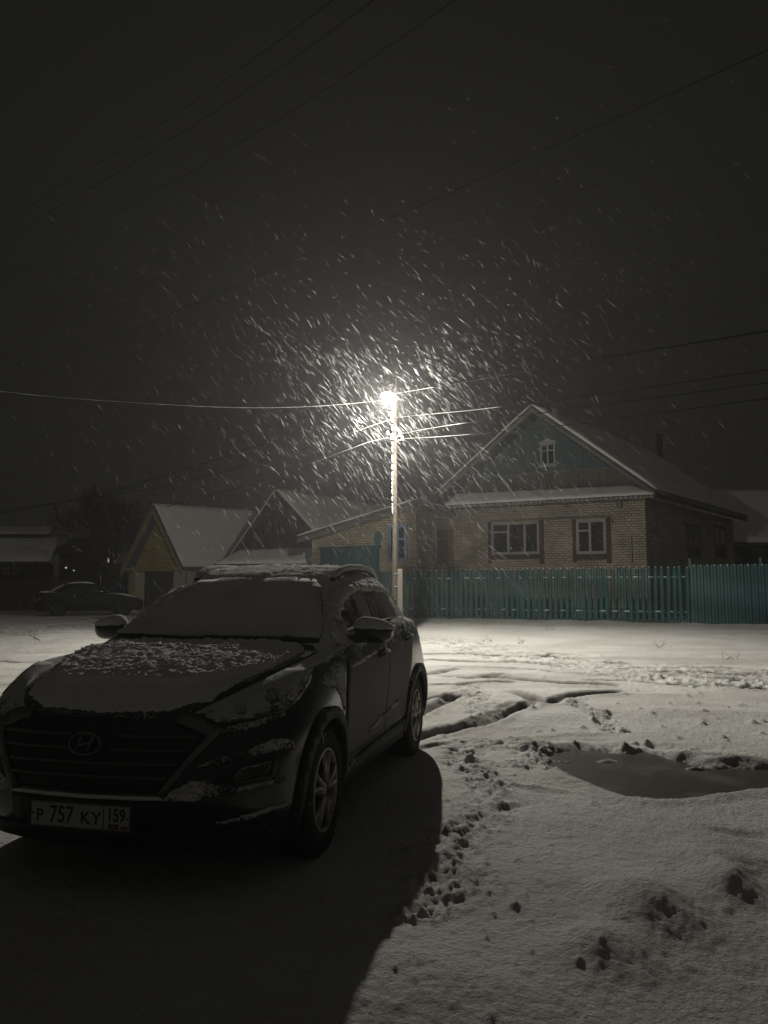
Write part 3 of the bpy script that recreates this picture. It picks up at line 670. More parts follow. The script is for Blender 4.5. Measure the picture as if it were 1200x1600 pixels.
# lean-to roof in front of the barn
a = bw.pt(bw.px(350, 885)[0], bw.px(350, 885)[1], 1.1); b = bw.pt(bw.px(497, 884)[0], bw.px(497, 884)[1], 1.1)
c = bw.pt(bw.px(490, 862)[0], bw.px(490, 862)[1]+.12, -.28); d = bw.pt(bw.px(372, 866)[0], bw.px(372, 866)[1]+.12, -.28)
m = MB(); slab(m, a, b, c, d, .06); lt = m.build('lean_to_roof', M['roof_edge'], barn); u = Vector((0, 0, .07)); snow_sheet(a+u, b+u, c+u, d+u, .10, lt, 31, 30, 6)
m = MB()
for t in (.02, .5, .98):
    p = a.lerp(b, t); m = MB(); m.box((p.x, p.y+.05, (p.z+GZ)/2-.1), (.12, .12, p.z-GZ+.15)); m.build('lean_to_post', M['darkwall'], barn)
shed, yw, yl, yr, yap, yrd, yrf = gabled('yellow_gabled_garage', 'small garage with yellow sided gable, plastered pillars and dark door', 'garage', 40, (239, 791), (189, 893), (285, 890), 945, (.78, .62), 6.5, M['yellow'], GZ, .35, seed=34, d=(1, .03))
for i, (u0, u1) in enumerate(((208, 223), (269, 287))):
    q0, q1 = yw.px(u0, 920)[0], yw.px(u1, 920)[0]; m = MB(); yw.rect(m, q0, q1, GZ-.1, yw.px(250, 891)[1], -.25, .5); m.build('pillar', M['pillar'], shed)
q0, q1 = yw.px(223.3, 920)[0], yw.px(268.7, 920)[0]; m = MB(); yw.rect(m, q0, q1, GZ-.1, yw.px(250, 891)[1], -.32, .2); m.build('door', M['dark_boards'], shed)
m = MB(); yw.rect(m, yl[0]+.05, yr[0]-.05, yw.px(250, 892)[1]-.02, yw.px(250, 889)[1]+.05, -.02, .3); m.build('gable_beam', M['yellow_trim'], shed)
m = MB()
for (q, z) in (yl, yr):
    pa = yw.pt(yap[0], yap[1]-.01, .0); pb = yw.pt(q, z-.01, .0); m.prism([pa, pb, pb+Vector((0, 0, -.28)), pa+Vector((0, 0, -.45))], Vector((yw.n[0], yw.n[1], 0))*.04)
m.build('barge_board', M['yellow_trim'], shed)
cy = yw.pt(yr[0], 0, 0); sp = at(305, 850, 43.5); m = MB(); m.tube([sp+np.array([0, 0, -.9]), sp+np.array([0, 0, 1.35])], .10, 10); c_ = m.build('stove_pipe', M['metal'], yrf, True)
m = MB(); m.lathe([(0, 1.36), (.2, 1.36), (.05, 1.5)], sp, 'Z', 10); m.build('pipe_cap', M['metal'], c_)
# yellow house corner and blue gate behind the sedan
p = at(182, 885, 43); yh = Wall(p[:2], (1, 0)); yhouse = thing('yellow_house', 'low yellow house end with blue doors between the bare tree and garage', 'house', (float(p[0])+.5, 43, GZ))
q0, q1, z0, z1 = yh.rpx(176, 880, 212, 905); m = MB(); yh.rect(m, q0, q1, z0, z1, 0, .2); m.build('gable', M['yellow'], yhouse)
m = MB(); yh.rect(m, q0, q1+.1, GZ-.1, z0-.004, 0, .15); m.build('door', M['blue_gate'], yhouse)
m = MB(); yh.poly(m, [(q0-.2, z1+.003), (q1+.3, z1+.003), (q1+.3, z1+.45), (q0+.5, z1+.35)], .1, 1.6); m.build('roof', M['snow'], yhouse)
# ---- long low house at far left
p = at(30, 870, 47); fw_ = Wall(p[:2], (1, .12)); fhouse = thing('far_low_house', 'long low dark house with a broad snowy roof at far left', 'house', (float(p[0]), 47, GZ))
q0, q1 = fw_.px(-190, 890)[0], fw_.px(82, 890)[0]; z0 = fw_.px(40, 881)[1]
m = MB(); fw_.rect(m, q0, q1, GZ-.2, z0, 0, .2); m.build('wall', M['darkwall'], fhouse)
a = fw_.pt(q0, z0, .5); b = fw_.pt(q1, z0, .5); zt = fw_.px(40, 846)[1]; c = fw_.pt(q1-.25, zt+.25, -2.2); d = fw_.pt(q0, zt+.25, -2.2)
m = MB(); slab(m, a, b, c, d, .1); fr = m.build('roof', M['roof_edge'], fhouse); u = Vector((0, 0, .115)); snow_sheet(a+u, b+u, c+u, d+u, .12, fr, 44, 30, 8)
a2 = fw_.pt(q0, zt+.45, -1.9); q2 = fw_.px(62, 838)[0]; b2 = fw_.pt(q2, zt+.45, -1.9); zz = fw_.px(40, 829)[1]
c2 = fw_.pt(q2-.2, zz+.35, -3.6); d2 = fw_.pt(q0, zz+.35, -3.6); m = MB(); slab(m, a2, b2, c2, d2, .1); r2 = m.build('upper_roof', M['roof_edge'], fhouse); snow_sheet(a2+u, b2+u, c2+u, d2+u, .12, r2, 45, 30, 8)
for u0 in (4, 20):
    q0, q1, z0, z1 = fw_.rpx(u0, 886, u0+12, 898); window(fw_, q0, q1, z0, z1, fhouse, M['grey_trim'], (0, .5, 1), None, .1)
# ---- far house with small lit windows behind the tree
p = at(135, 880, 58); lw_ = Wall(p[:2], (1, 0)); lit = thing('distant_house', 'distant dark house with three small lit windows behind bare tree', 'house', (float(p[0]), 58, GZ))
q0, q1 = lw_.px(92, 890)[0], lw_.px(182, 890)[0]; z1 = lw_.px(140, 866)[1]; m = MB(); lw_.rect(m, q0, q1, GZ-.2, z1, 0, .2); m.build('wall', M['darkwall'], lit)
a = lw_.pt(q0-.3, z1, .5); b = lw_.pt(q1+.3, z1, .5); c = lw_.pt(q1, z1+1.3, -2.5); d = lw_.pt(q0, z1+1.3, -2.5); m = MB(); slab(m, a, b, c, d, .15); m.build('roof', M['roof_edge'], lit)
for (u0, v0, u1, v1) in ((168, 872, 170.5, 879.5), (102, 886, 104.5, 888.5), (114.5, 890, 116.5, 892)):
    q0, q1, z0, z1 = lw_.rpx(u0, v0, u1, v1); m = MB(); lw_.rect(m, q0, q1, z0, z1, .04, .05); m.build('lit_window', M['lit'], lit)
# ---- snowy outbuilding behind the right side of the house
Yb = 43; p = at(1160, 850, Yb); ow = Wall(p[:2], (1, -.05)); outb = thing('rear_outbuilding', 'dark outbuilding under a wide snowy roof at right edge behind the house', 'shed', (float(p[0]), Yb, GZ))
q0, q1 = ow.px(1105, 900)[0], ow.px(1330, 900)[0]; z0 = ow.px(1165, 852)[1]
m = MB(); ow.rect(m, q0, q1, GZ-.2, z0, 0, .2); m.build('wall', M['darkwall'], outb)
zt = z0+2.6; a = ow.pt(q0-.4, z0, .5); b = ow.pt(q1, z0, .5)
ztop = at(1165, 769, Yb+3.3)[2]
c = ow.pt(q1, ztop, -3.3); d = ow.pt(q0-.4, ztop, -3.3); m = MB(); slab(m, a, b, c, d, .1); orf = m.build('roof', M['roof_edge'], outb); u = Vector((0, 0, .115)); snow_sheet(a+u, b+u, c+u, d+u, .12, orf, 50, 40, 12)

# ============================================================ fences
def base_z(p): return float(ground_z(np.array([p[0]]), np.array([p[1]]))[0])
f0 = ray_ground_line(594, FB, dF); flen = float(np.dot(FA-f0, dF))
fence = thing('picket_fence', 'teal metal picket fence with snow along its rails before the brick house', 'fence', (float((f0[0]+FA[0])/2), float((f0[1]+FA[1])/2), .36))
ax = (Vector((dF[0], dF[1], 0)), Vector((nB[0], nB[1], 0)), Vector((0, 0, 1)))
fz0, fz1 = .40, at(1080, 886, 25.5)[2]
def fpt(q, z, o=0): return Vector((f0[0]+dF[0]*q+nB[0]*o, f0[1]+dF[1]*q+nB[1]*o, z))
n = 58; pm_ = MB(); hw, dp = .064, .026
prof = [(-hw, .012), (-hw, -.004), (-hw*.55, -dp), (-hw*.2, -dp*.55), (hw*.2, -dp*.55), (hw*.55, -dp), (hw, -.004), (hw, .012)]
hgt = fz1-fz0
vs = []; fs = []
for k, (zz, sh) in enumerate(((0, 1), (hgt-.05, 1), (hgt, .55))):
    for (x_, y_) in prof: vs.append(ax[0]*(x_*sh)+ax[1]*y_+ax[2]*zz)
K = len(prof)
for k in range(2):
    for j in range(K): fs.append((k*K+j, k*K+(j+1) % K, (k+1)*K+(j+1) % K, (k+1)*K+j))
fs += [tuple(range(K)), tuple(range(2*K, 3*K))]
pm_.add(vs, fs); OFF[None] = Vector((0, 0, 0))
proto = pm_.build('picket', M['teal'], None); proto.parent = fence
cap = MB(); cap.ball((0, 0, hgt+.005), (.030, .022, .022), 8, 5); cap = cap.build('snow_cap', M['snow'], None, True); cap.parent = proto
off = Vector(fence.location)
for i in range(n):
    q = .08+(flen-.16)*i/(n-1); o = proto if i == 0 else proto.copy()
    if i: 
        COL.objects.link(o); o.parent = fence; cc = cap.copy(); COL.objects.link(cc); cc.parent = o
    o.location = fpt(q, fz0+.02*rng.uniform(-1, 1), -.028)-off; o.rotation_euler = (R(rng.uniform(-.6, .6)), R(rng.uniform(-1.1, 1.1)), 0)
for z in (fz0+.30, fz1-.33):
    m = MB(); m.box(fpt(flen/2, z, .012), (flen, .035, .045), ax); rl = m.build('rail', M['teal_dark'], fence)
    m = MB()                                                 # broken ridge of snow on the rail
    q = 0
    while q < flen-.1:
        l = rng.uniform(.1, .5); m.ball(fpt(q+l/2, z+.022, .0), (l*.4, .03, rng.uniform(.010, .026)), 10, 6); q += l*rng.uniform(.95, 1.25)
    m.build('rail_snow', M['snow'], rl, True)
for q in np.linspace(.0, flen, 5):
    m = MB(); m.box(fpt(q, (fz0+fz1)/2-.15, .06), (.07, .07, fz1-fz0+.2), ax); m.build('fence_post', M['teal_dark'], fence)
# solid corrugated gate to the right
gate = thing('corrugated_fence', 'solid dark teal corrugated sheet fence at right end of the pickets', 'fence', tuple(float(x) for x in (FA[0]+dF[0]*1.6, FA[1]+dF[1]*1.6, .36)))
g1 = 4.2; NW = 21
def gate_pt(q, z, o): return Vector((FA[0]+dF[0]*q+nB[0]*o, FA[1]+dF[1]*q+nB[1]*o, z))
m = MB(); qs = []
for i in range(NW*1):
    b0 = .04+(g1-.04)*i/NW; s = (g1-.04)/NW
    qs += [(b0, 0), (b0+s*.38, 0), (b0+s*.5, -.03), (b0+s*.88, -.03)]
qs.append((g1, 0)); zt = at(1085, 883, 25.5)[2]; nb = len(qs)
vs = [gate_pt(q, z, o+e) for e in (0, .006) for z in (.30, zt) for q, o in qs]
fs = []
for k in range(nb-1):
    fs += [(k, k+1, nb+k+1, nb+k), (2*nb+k, 3*nb+k, 3*nb+k+1, 2*nb+k+1), (nb+k, nb+k+1, 3*nb+k+1, 3*nb+k), (k, 2*nb+k, 2*nb+k+1, k+1)]
m.add(vs, fs); sh = m.build('sheet', M['teal_dark'], gate)
m = MB()
for q in (.02, 2.1, g1): m = MB(); m.box(gate_pt(q, 1.3, .06), (.07, .06, 2.3), ax); m.build('fence_post', M['teal_dark'], gate)
for i in range(NW-2):
    b0 = .04+(g1-.04)*(i+.3)/NW; zz = .01+.03*rng.random(); p = gate_pt(b0+.06, zt-zz*.4, -.03); m = MB(); m.ball(p, (.02, .018, zz), 7, 5); m.build('edge_snow', M['snow'], sh, True)
# dark board fence at far left
Yf = 41; a = at(-150, 905, Yf); b = at(150, 907, Yf+2)
bf = Wall(a[:2], (b-a)[:2]); bfen = thing('board_fence', 'old dark board fence behind the parked sedan at left', 'fence', (float((a[0]+b[0])/2), float((a[1]+b[1])/2), GZ))
L_ = float(np.hypot(*(b-a)[:2])); q = 0
while q < L_-.1:
    wd = rng.uniform(.9, 1.1)*2; q1 = min(q+wd, L_); m = MB(); bf.rect(m, q, q1-.01, GZ-.2, a[2]+rng.uniform(-.06, .06), 0, .03); m.build('board_panel', M['fence_boards'], bfen); q += wd
m = MB()
for k in range(int(L_/2)+1): m = MB(); bf.rect(m, k*2-.05, k*2+.05, GZ-.2, a[2]-.1, -.05, .1); m.build('fence_post', M['darkwall'], bfen)
# short dark railing by the tree
a = at(145, 905, 42); b = at(178, 905, 42); rw = Wall(a[:2], (b-a)[:2]); rl_ = thing('slat_railing', 'short dark slatted railing beside the bare tree trunk', 'fence', (float(a[0])+.5, 42, GZ))
L_ = float(np.hypot(*(b-a)[:2])); m = MB(); rw.rect(m, 0, L_, a[2]-.12, a[2]-.05, -.04, .04); rw.rect(m, 0, L_, GZ+.3, GZ+.38, -.04, .04); m.build('rail', M['darkwall'], rl_)
for k in range(9):
    m = MB(); rw.rect(m, L_*k/9, L_*k/9+.07, GZ-.1, a[2], 0, .03); m.build('slat', M['darkwall'], rl_)

# ============================================================ the utility pole with its lamp
def P_(u, v, Y=LAMP_Y): return Vector(at(u, v, Y))
px = LAMP_Y/CF; gz_ = float(gbase(LAMP_Y))
pole = thing('utility_pole', 'weathered wooden utility pole with lit street lamp, wires and concrete stub', 'utility pole', (float(P_(617, 900).x), LAMP_Y, gz_))
base = P_(616.5, 900); top = P_(617.5, 592); base.z = gz_-.3
m = MB(); pts = [base.lerp(top, t/8) for t in range(9)]; m.tube(pts, [.066-.026*t/8 for t in range(9)], 14); m.build('pole', M['wood'], pole, True)
sb = P_(623.5, 900); sb.z = gz_-.3; st = P_(623, 889)
m = MB(); m.box((sb.x+.02, sb.y+.02, (sb.z+st.z)/2), (.12, .13, st.z-sb.z)); m.build('concrete_stub', M['concrete'], pole, bevel=.015)
m = MB()
for v in (897, 917, 941):
    c = P_(617.5, v); m.lathe([(.074, -.012), (.082, 0), (.074, .012)], (c.x+.01, c.y+.01, c.z), 'Z', 18, True)
m.build('binding_wire', M['metal'], pole, True)
# cable down the pole, snow stuck on it
m = MB(); m.tube([P_(613.5, v, LAMP_Y-.09) for v in (622, 660, 700, 760, 800)], .012, 6); cab = m.build('down_cable', M['wire'], pole, True)
m = MB(); v = 630
while v < 800:
    l = rng.uniform(3, 13); m.tube([P_(613.2, v, LAMP_Y-.105), P_(613.0+rng.uniform(-.3, .3), v+l*.5, LAMP_Y-.105), P_(613.4, v+l, LAMP_Y-.105)], [.012, .022*(1-(v-630)/340), .010], 6); v += l*rng.uniform(1.05, 1.5)
m.build('cable_snow', M['snow'], cab, True)
# lamp arm and head
m = MB(); m.tube([P_(617, 606), P_(612, 600, LAMP_Y-.7), P_(606, 601, LAMP_Y-1.6), P_(605, 608, LAMP_Y-1.9)], .022, 8); m.build('lamp_arm', M['metal'], pole, True)
LP = P_(605, 617, LAMP_Y-1.9)
m = MB(); m.lathe([(0, .17), (.05, .17), (.075, .10), (.15, .05), (.155, .035), (0, .035)], LP, 'Z', 20); hd = m.build('lamp_head', M['metal'], pole, True)
m = MB(); m.ball(LP+Vector((0, 0, -.01)), (.13, .13, .06), 18, 10); m.build('lamp_glass', M['lamp'], hd, True)
ld = bpy.data.lights.new('street_lamp_light', 'POINT'); lo = bpy.data.objects.new('street_lamp_light', ld); COL.objects.link(lo)
lo.location = LP+Vector((0, -.02, -.13)); ld.energy = 3500; ld.shadow_soft_size = .045; ld.color = (1.0, .955, .84); ld.use_nodes = True
lt_ = ld.node_tree; em = lt_.nodes['Emission']; t_ = lt_.nodes.new('ShaderNodeTexCoord'); s_ = lt_.nodes.new('ShaderNodeSeparateXYZ')
ab = lt_.nodes.new('ShaderNodeMath'); ab.operation = 'ABSOLUTE'; rp = lt_.nodes.new('ShaderNodeValToRGB')   # wide-throw street lantern: strongest obliquely down
for k, (p, c) in enumerate(((0, .38), (.2, .60), (.36, .61), (.5, 1.0), (.66, .88), (1, .5))):
    e = rp.color_ramp.elements[k] if k < 2 else rp.color_ramp.elements.new(p)
    e.position = p; e.color = (c, c, c, 1)
lt_.links.new(t_.outputs['Normal'], s_.inputs[0]); lt_.links.new(s_.outputs[2], ab.inputs[0]); lt_.links.new(ab.outputs[0], rp.inputs[0]); lt_.links.new(rp.outputs[0], em.inputs[1])
# insulators and brackets
for (u, v) in ((609, 648), (612, 655), (606, 678), (612, 685), (625, 680), (629, 686)):
    c = P_(u, v, LAMP_Y-.05); m = MB(); m.tube([P_(617.5, v+4), c], .012, 6)
    m.lathe([(0, .075), (.022, .07), (.03, .05), (.024, .04), (.036, .02), (.03, .0), (.04, -.02), (.012, -.03)], c, 'Z', 12); m.build('insulator', M['porcelain'], pole, True)

# ============================================================ overhead wires, each one a thing
def wire(label, pts, r, snow_to=None, name='overhead_wire', group=None, matl='wire'):
    P = [Vector(at(*p)) for p in pts]; out = []
    for i in range(len(P)-1):
        a = P[max(i-1, 0)]; b = P[i]; c = P[i+1]; d = P[min(i+2, len(P)-1)]
        for k in range(10):
            t = k/10; out.append(.5*((2*b)+(c-a)*t+(2*a-5*b+4*c-d)*t*t+(3*b-a-3*c+d)*t**3))
    out.append(P[-1]); m = MB(); m.tube(out, r, 6); o = m.build(name, M[matl], None, True)
    recentre(o, P[0]); tag(o, label, 'wire', group); OFF[o] = P[0]
    if snow_to:
        s = MB(); tot = sum((out[j+1]-out[j]).length for j in range(len(out)-1)); acc = 0; line = []; rr = []
        for j in range(len(out)-1):
            L = (out[j+1]-out[j]).length
            if acc/tot > snow_to: break
            for q in range(max(1, int(L/.12))):
                line.append(out[j].lerp(out[j+1], q/max(1, int(L/.12)))+Vector((0, 0, r*.7))); rr.append(r*(.75+.45*rng.random()))
            acc += L
        s.tube(line, rr, 5)
        s.build('wire_snow', M['wire_snow'], o, True)
    return o
Y0 = LAMP_Y
wire('thick snow lined cable running left from beside the lit lamp', [(613, 621, Y0), (590, 627, Y0-.2), (480, 636, Y0-1), (350, 637, Y0-2), (150, 626, Y0-3.4), (0, 612, Y0-4.5), (-160, 588, Y0-5.6)], .0085, 1.0)
wire('twisted cable rising right from the lamp to the right edge', [(617, 616, Y0), (700, 602, Y0-1), (860, 573, Y0-3), (1030, 545, Y0-5), (1200, 517, Y0-6.5), (1420, 478, Y0-8)], .013, .12)
wire('thin wire leaving pole rightward just under the lamp cable', [(618, 653, Y0), (680, 647, Y0-.8), (760, 639, Y0-1.8), (930, 617, Y0-3.6), (1200, 578, Y0-6), (1420, 545, Y0-7.4)], .009, .3)
wire('upper of the paired wires leaving pole rightward at its insulators', [(620, 680, Y0), (660, 672, Y0-.6), (730, 661, Y0-1.5), (930, 634, Y0-3.5), (1200, 598, Y0-6), (1420, 566, Y0-7.4)], .009, .22)
wire('lower of the paired wires leaving pole rightward at its insulators', [(630, 686, Y0), (700, 682, Y0-.9), (800, 673, Y0-2), (960, 655, Y0-3.6), (1200, 622, Y0-5.6), (1420, 590, Y0-7)], .009, .2)
hk = HOOK; wire('service wire dropping from pole to the hook on the brick house', [(617, 686, Y0), (700, 717, Y0+3), (842, 773, Y0+8.5), (902, 797, Y0+10), (956, 812, float(hk.y))], .008)
wire('snow dashed wire slanting down left from upper insulators', [(612, 655, Y0), (567, 671, Y0-.6), (480, 700, Y0+2), (330, 742, Y0+6), (200, 770, Y0+10), (-60, 806, Y0+18)], .012, .10)
wire('upper wire crossing the bare tree from pole toward left edge', [(613, 634, Y0), (500, 666, Y0+2), (385, 703, Y0+5), (200, 760, Y0+10), (100, 784, Y0+13), (0, 802, Y0+17), (-90, 812, Y0+20)], .014)
wire('lowest double snowy wire slanting down left from pole', [(610, 684, Y0), (575, 692, Y0-.2), (540, 705, Y0), (420, 748, Y0+3), (260, 792, Y0+10)], .013, .22)
wire('single dark wire crossing the sky from upper right down left', [(1420, -24, 9), (1200, 78, 10.5), (1000, 168, 12), (800, 257, 14), (650, 324, 16), (500, 388, 18.5), (350, 455, 22), (195, 520, 27), (100, 558, 31)], .0085)
wire('lowest of the three wires crossing upper left sky', [(760, -38, 9), (710, 0, 9.5), (500, 146, 11.5), (300, 268, 14), (160, 346, 16.5), (20, 430, 20), (-120, 508, 25)], .007)
wire('middle of the three wires crossing upper left sky', [(620, -28, 9), (580, 3, 9.4), (400, 132, 11.2), (210, 254, 13.5), (100, 318, 15.5), (0, 384, 18), (-120, 452, 21)], .0065)
wire('topmost of the three wires crossing upper left sky', [(560, -36, 9), (520, 0, 9.4), (400, 90, 10.6), (270, 182, 12.3), (120, 276, 14.5), (0, 352, 17), (-120, 422, 20)], .006)

# ============================================================ bare trees
def bare_tree(name, label, base, height, spread, seed, trunk_r, cat='tree', depth=5, upright=.5, lean=0, thin=.017):
    rg = random.Random(seed); root = thing(name, label, cat, base); tr = MB(); br = MB(); tw = MB()
    def grow(p, d, L, r, lev):
        n = 4; pts = [p]; rad = [r]; q = p.copy(); dd = d.copy()
        for k in range(n):
            dd = (dd+Vector((rg.uniform(-1, 1), rg.uniform(-1, 1), rg.uniform(-.5, .9)*upright))*.22).normalized()
            q = q+dd*(L/n); pts.append(q.copy()); rad.append(max(r*(1-.5*(k+1)/n), thin))
        (tr if lev == 0 else br if lev < 3 else tw).tube(pts, rad, 8 if lev == 0 else 5 if lev < 3 else 3, False)
        if lev >= depth: return
        kids = (5, 5, 5, 5, 4, 3)[lev]
        for k in range(kids):
            t = rg.uniform(.3, 1) if lev else rg.uniform(.42, 1); i = min(int(t*n), n-1); s = pts[i].lerp(pts[i+1], t*n-i)
            a = rg.uniform(0, 2*math.pi); tilt = rg.uniform(.45, 1.15)
            ax_ = dd.orthogonal().normalized(); ax_.rotate(Matrix.Rotation(a, 3, dd)); nd = (dd*math.cos(tilt)+ax_*math.sin(tilt)*spread+Vector((0, 0, .28*upright))).normalized()
            grow(s, nd, L*rg.uniform(.55, .8), r*(1-.5*t)*rg.uniform(.45, .65), lev+1)
    grow(Vector(base)-Vector((0, 0, .1)), Vector((.03+lean, 0, 1)), height*.42, trunk_r, 0)
    tr.build('trunk', M['bark'], root, True); br.build('crown', M['bark'], root); tw.build('twigs', M['bark'], root)
    return root
tb = at(172, 940, 42); bare_tree('bare_tree', 'leafless bushy tree with dense fine twigs behind the parked sedan', (float(tb[0]), 42, GZ), 7.4, 1.1, 5, .17, lean=-.22, thin=.013, upright=.75)
tb = at(60, 915, 43.5); bare_tree('bare_shrub', 'small leafless shrub by dark board fence in front of low house', (float(tb[0]), 43.5, GZ), 3.2, 1.2, 9, .06, 'shrub', 4)
tb = at(8, 915, 44); bare_tree('bare_shrub', 'leafless shrub nearest the left edge behind the board fence', (float(tb[0]), 44, GZ), 2.8, 1.2, 13, .06, 'shrub', 4)
# ============================================================ cars
def crom(P, n):
    """Catmull-Rom through the rows of P (m x k x 3) along the first axis, n samples per span"""
    P = np.asarray(P, float); m = len(P); out = []
    for i in range(m-1):
        a, b, c, d = P[max(i-1, 0)], P[i], P[i+1], P[min(i+2, m-1)]
        if i == 0: a = 2*b-c
        if i == m-2: d = 2*c-b
        for k in range(n):
            t = k/n; out.append(.5*(2*b+(c-a)*t+(2*a-5*b+4*c-d)*t*t+(3*b-a-3*c+d)*t**3))
    out.append(P[-1]); return np.array(out)
def skin(rings, nu=10, nv=8):
    """rings: list of half outlines front to rear, each 14 x 3 (x, y >= 0, z). Returns full vertices and quads"""
    G = crom(np.array(rings), nv)                            # vertical refinement
    G = np.swapaxes(crom(np.swapaxes(G, 0, 1), nu), 0, 1)    # along the outline
    rows, cols = G.shape[:2]; mir = G[:, -2:0:-1].copy(); mir[..., 1] *= -1
    F = np.concatenate([G, mir], 1); nc = F.shape[1]
    v = F.reshape(-1, 3); f = []
    for i in range(rows-1):
        for j in range(nc): f.append((i*nc+j, i*nc+(j+1) % nc, (i+1)*nc+(j+1) % nc, (i+1)*nc+j))
    return v, f
def ring(pts, z=None): return [(p[0], p[1], z if z is not None else p[2]) for p in pts]
def cut_arches(v, f, wheels, r, ymin):
    v = v.copy(); keep = []
    for q in f:
        c = v[list(q)].mean(0); out = True
        for (wx, wz) in wheels:
            if abs(c[1]) > ymin and math.hypot(c[0]-wx, c[2]-wz) < r: out = False
        if out: keep.append(q)
    cnt = {}
    for q in keep:
        for i in range(4):
            e = tuple(sorted((q[i], q[(i+1) % 4]))); cnt[e] = cnt.get(e, 0)+1
    for e, c in cnt.items():
        if c == 1:
            for k in e:
                for (wx, wz) in wheels:
                    d = math.hypot(v[k, 0]-wx, v[k, 2]-wz)
                    if abs(v[k, 1]) > ymin and d < r*1.35 and d > 1e-6:
                        s = r/d; v[k, 0] = wx+(v[k, 0]-wx)*s; v[k, 2] = max(wz+(v[k, 2]-wz)*s, .12)
    return v, keep
class Body:
    def __init__(s, rings, nu=10, nv=8):
        s.v, s.f = skin(rings, nu, nv); s.bvh = BVHTree.FromPolygons([tuple(p) for p in s.v], s.f)
    def hit(s, o, d):
        loc, nrm, i, dist = s.bvh.ray_cast(Vector(o), Vector(d).normalized())
        if loc is None: return None
        if nrm.dot(Vector(d)) > 0: nrm = -nrm
        return loc, nrm
def clipgrid(poly, step):
    """outline -> bmesh of small faces with exact edges"""
    bm = bmesh.new(); vs = [bm.verts.new((p[0], p[1], 0)) for p in poly]; bm.faces.new(vs)
    lo = np.min(np.array(poly), 0); hi = np.max(np.array(poly), 0)
    for ax in (0, 1):
        c = lo[ax]+step
        while c < hi[ax]-step*.2:
            co = (c, 0, 0) if ax == 0 else (0, c, 0); no = (1, 0, 0) if ax == 0 else (0, 1, 0)
            bmesh.ops.bisect_plane(bm, geom=bm.verts[:]+bm.edges[:]+bm.faces[:], plane_co=co, plane_no=no, dist=1e-7); c += step
    bm.verts.index_update()
    return bm
def jagged(poly, seg, amp, seed):
    """outline with a ragged edge, as wind-packed snow breaks off"""
    P = [np.array(p, float) for p in poly]; out = []; q = 0
    for i in range(len(P)):
        a, b = P[i], P[(i+1) % len(P)]; L = np.hypot(*(b-a)); n = max(1, int(L/seg)); nm = np.array([-(b-a)[1], (b-a)[0]])/(L+1e-9)
        for k in range(n):
            q += 1; w_ = float(fbm(np.array([q*.45]), np.array([seed*7.7]), seed, 3)[0])+.5*float(vnoise(np.array([q*1.9]), np.array([seed*3.3]), seed+5))
            out.append(tuple(a+(b-a)*k/n+nm*amp*w_*(1 if abs(b[1])+abs(a[1]) > 1e-6 else 0)))
    return out
def patch(body, poly, rayfn, step, off, th, noise=None, mirror=False, both=False, jag=None):
    """lay the outline on the body: a sheet whose face stands off+th proud of the skin with a rim down to off"""
    if jag: poly = jagged(poly, *jag)
    bm = clipgrid(poly, step); hits = {}; bad = []
    for v in bm.verts:
        h = body.hit(*rayfn(v.co.x, v.co.y))
        if h is None: bad.append(v)
        else: hits[v] = h
    if bad: bmesh.ops.delete(bm, geom=bad, context='VERTS')
    loose = [v for v in bm.verts if not v.link_faces]
    if loose: bmesh.ops.delete(bm, geom=loose, context='VERTS')
    bound = {v for v in bm.verts if v.is_boundary}
    nrm = {v: hits[v][1] for v in bm.verts}
    for _ in range(2):                                        # smooth the facet normals
        nn = {}
        for v in bm.verts:
            s = nrm[v]*2
            for e in v.link_edges: s = s+nrm[e.other_vert(v)]
            nn[v] = s.normalized()
        nrm = nn
    mb = MB(); idx = {}; pts = []
    for v in bm.verts:
        p = hits[v][0]; h = th
        if noise: h = noise(p, v in bound)
        idx[v] = len(pts); pts.append(p+nrm[v]*(off+h))
    fs = [tuple(idx[v] for v in f.verts) for f in bm.faces]
    low = {}
    for v in bound:
        low[v] = len(pts); pts.append(hits[v][0]+nrm[v]*(off-.012))
    for e in bm.edges:
        if len(e.link_faces) == 1:
            a, b = e.verts; fs.append((idx[a], idx[b], low[b], low[a]))
    bm.free()
    if not mirror or both: mb.add(pts, fs)
    if mirror or both: mb.add([(p[0], -p[1], p[2]) for p in pts], [tuple(reversed(f)) for f in fs])
    return mb
def tolocal(p):
    x, y = p[0]-CX, p[1]-CY; return np.array([-x*sa_-y*ca_, x*ca_-y*sa_, p[2]])
CL = tolocal(CAM)
def cray(u, v):
    d = ray(u, v); return CL, np.array([-d[0]*sa_-d[1]*ca_, d[0]*ca_-d[1]*sa_, d[2]])
def side(x, z): return (x, 3, z), (0, -1, 0)
def front(y, z): return (5, y, z), (-1, 0, 0)
def topd(x, y): return (x, y, 4), (0, 0, -1)
def lumpy(th, amp, sc, seed=0, edge=.4):
    def fn(p, b):
        n = float(fbm(np.array([p.x*sc+p.z*sc*.7]), np.array([p.y*sc+p.z*sc]), seed, 3)[0])
        return max(.002, (th+amp*n)*(edge if b else 1))
    return fn

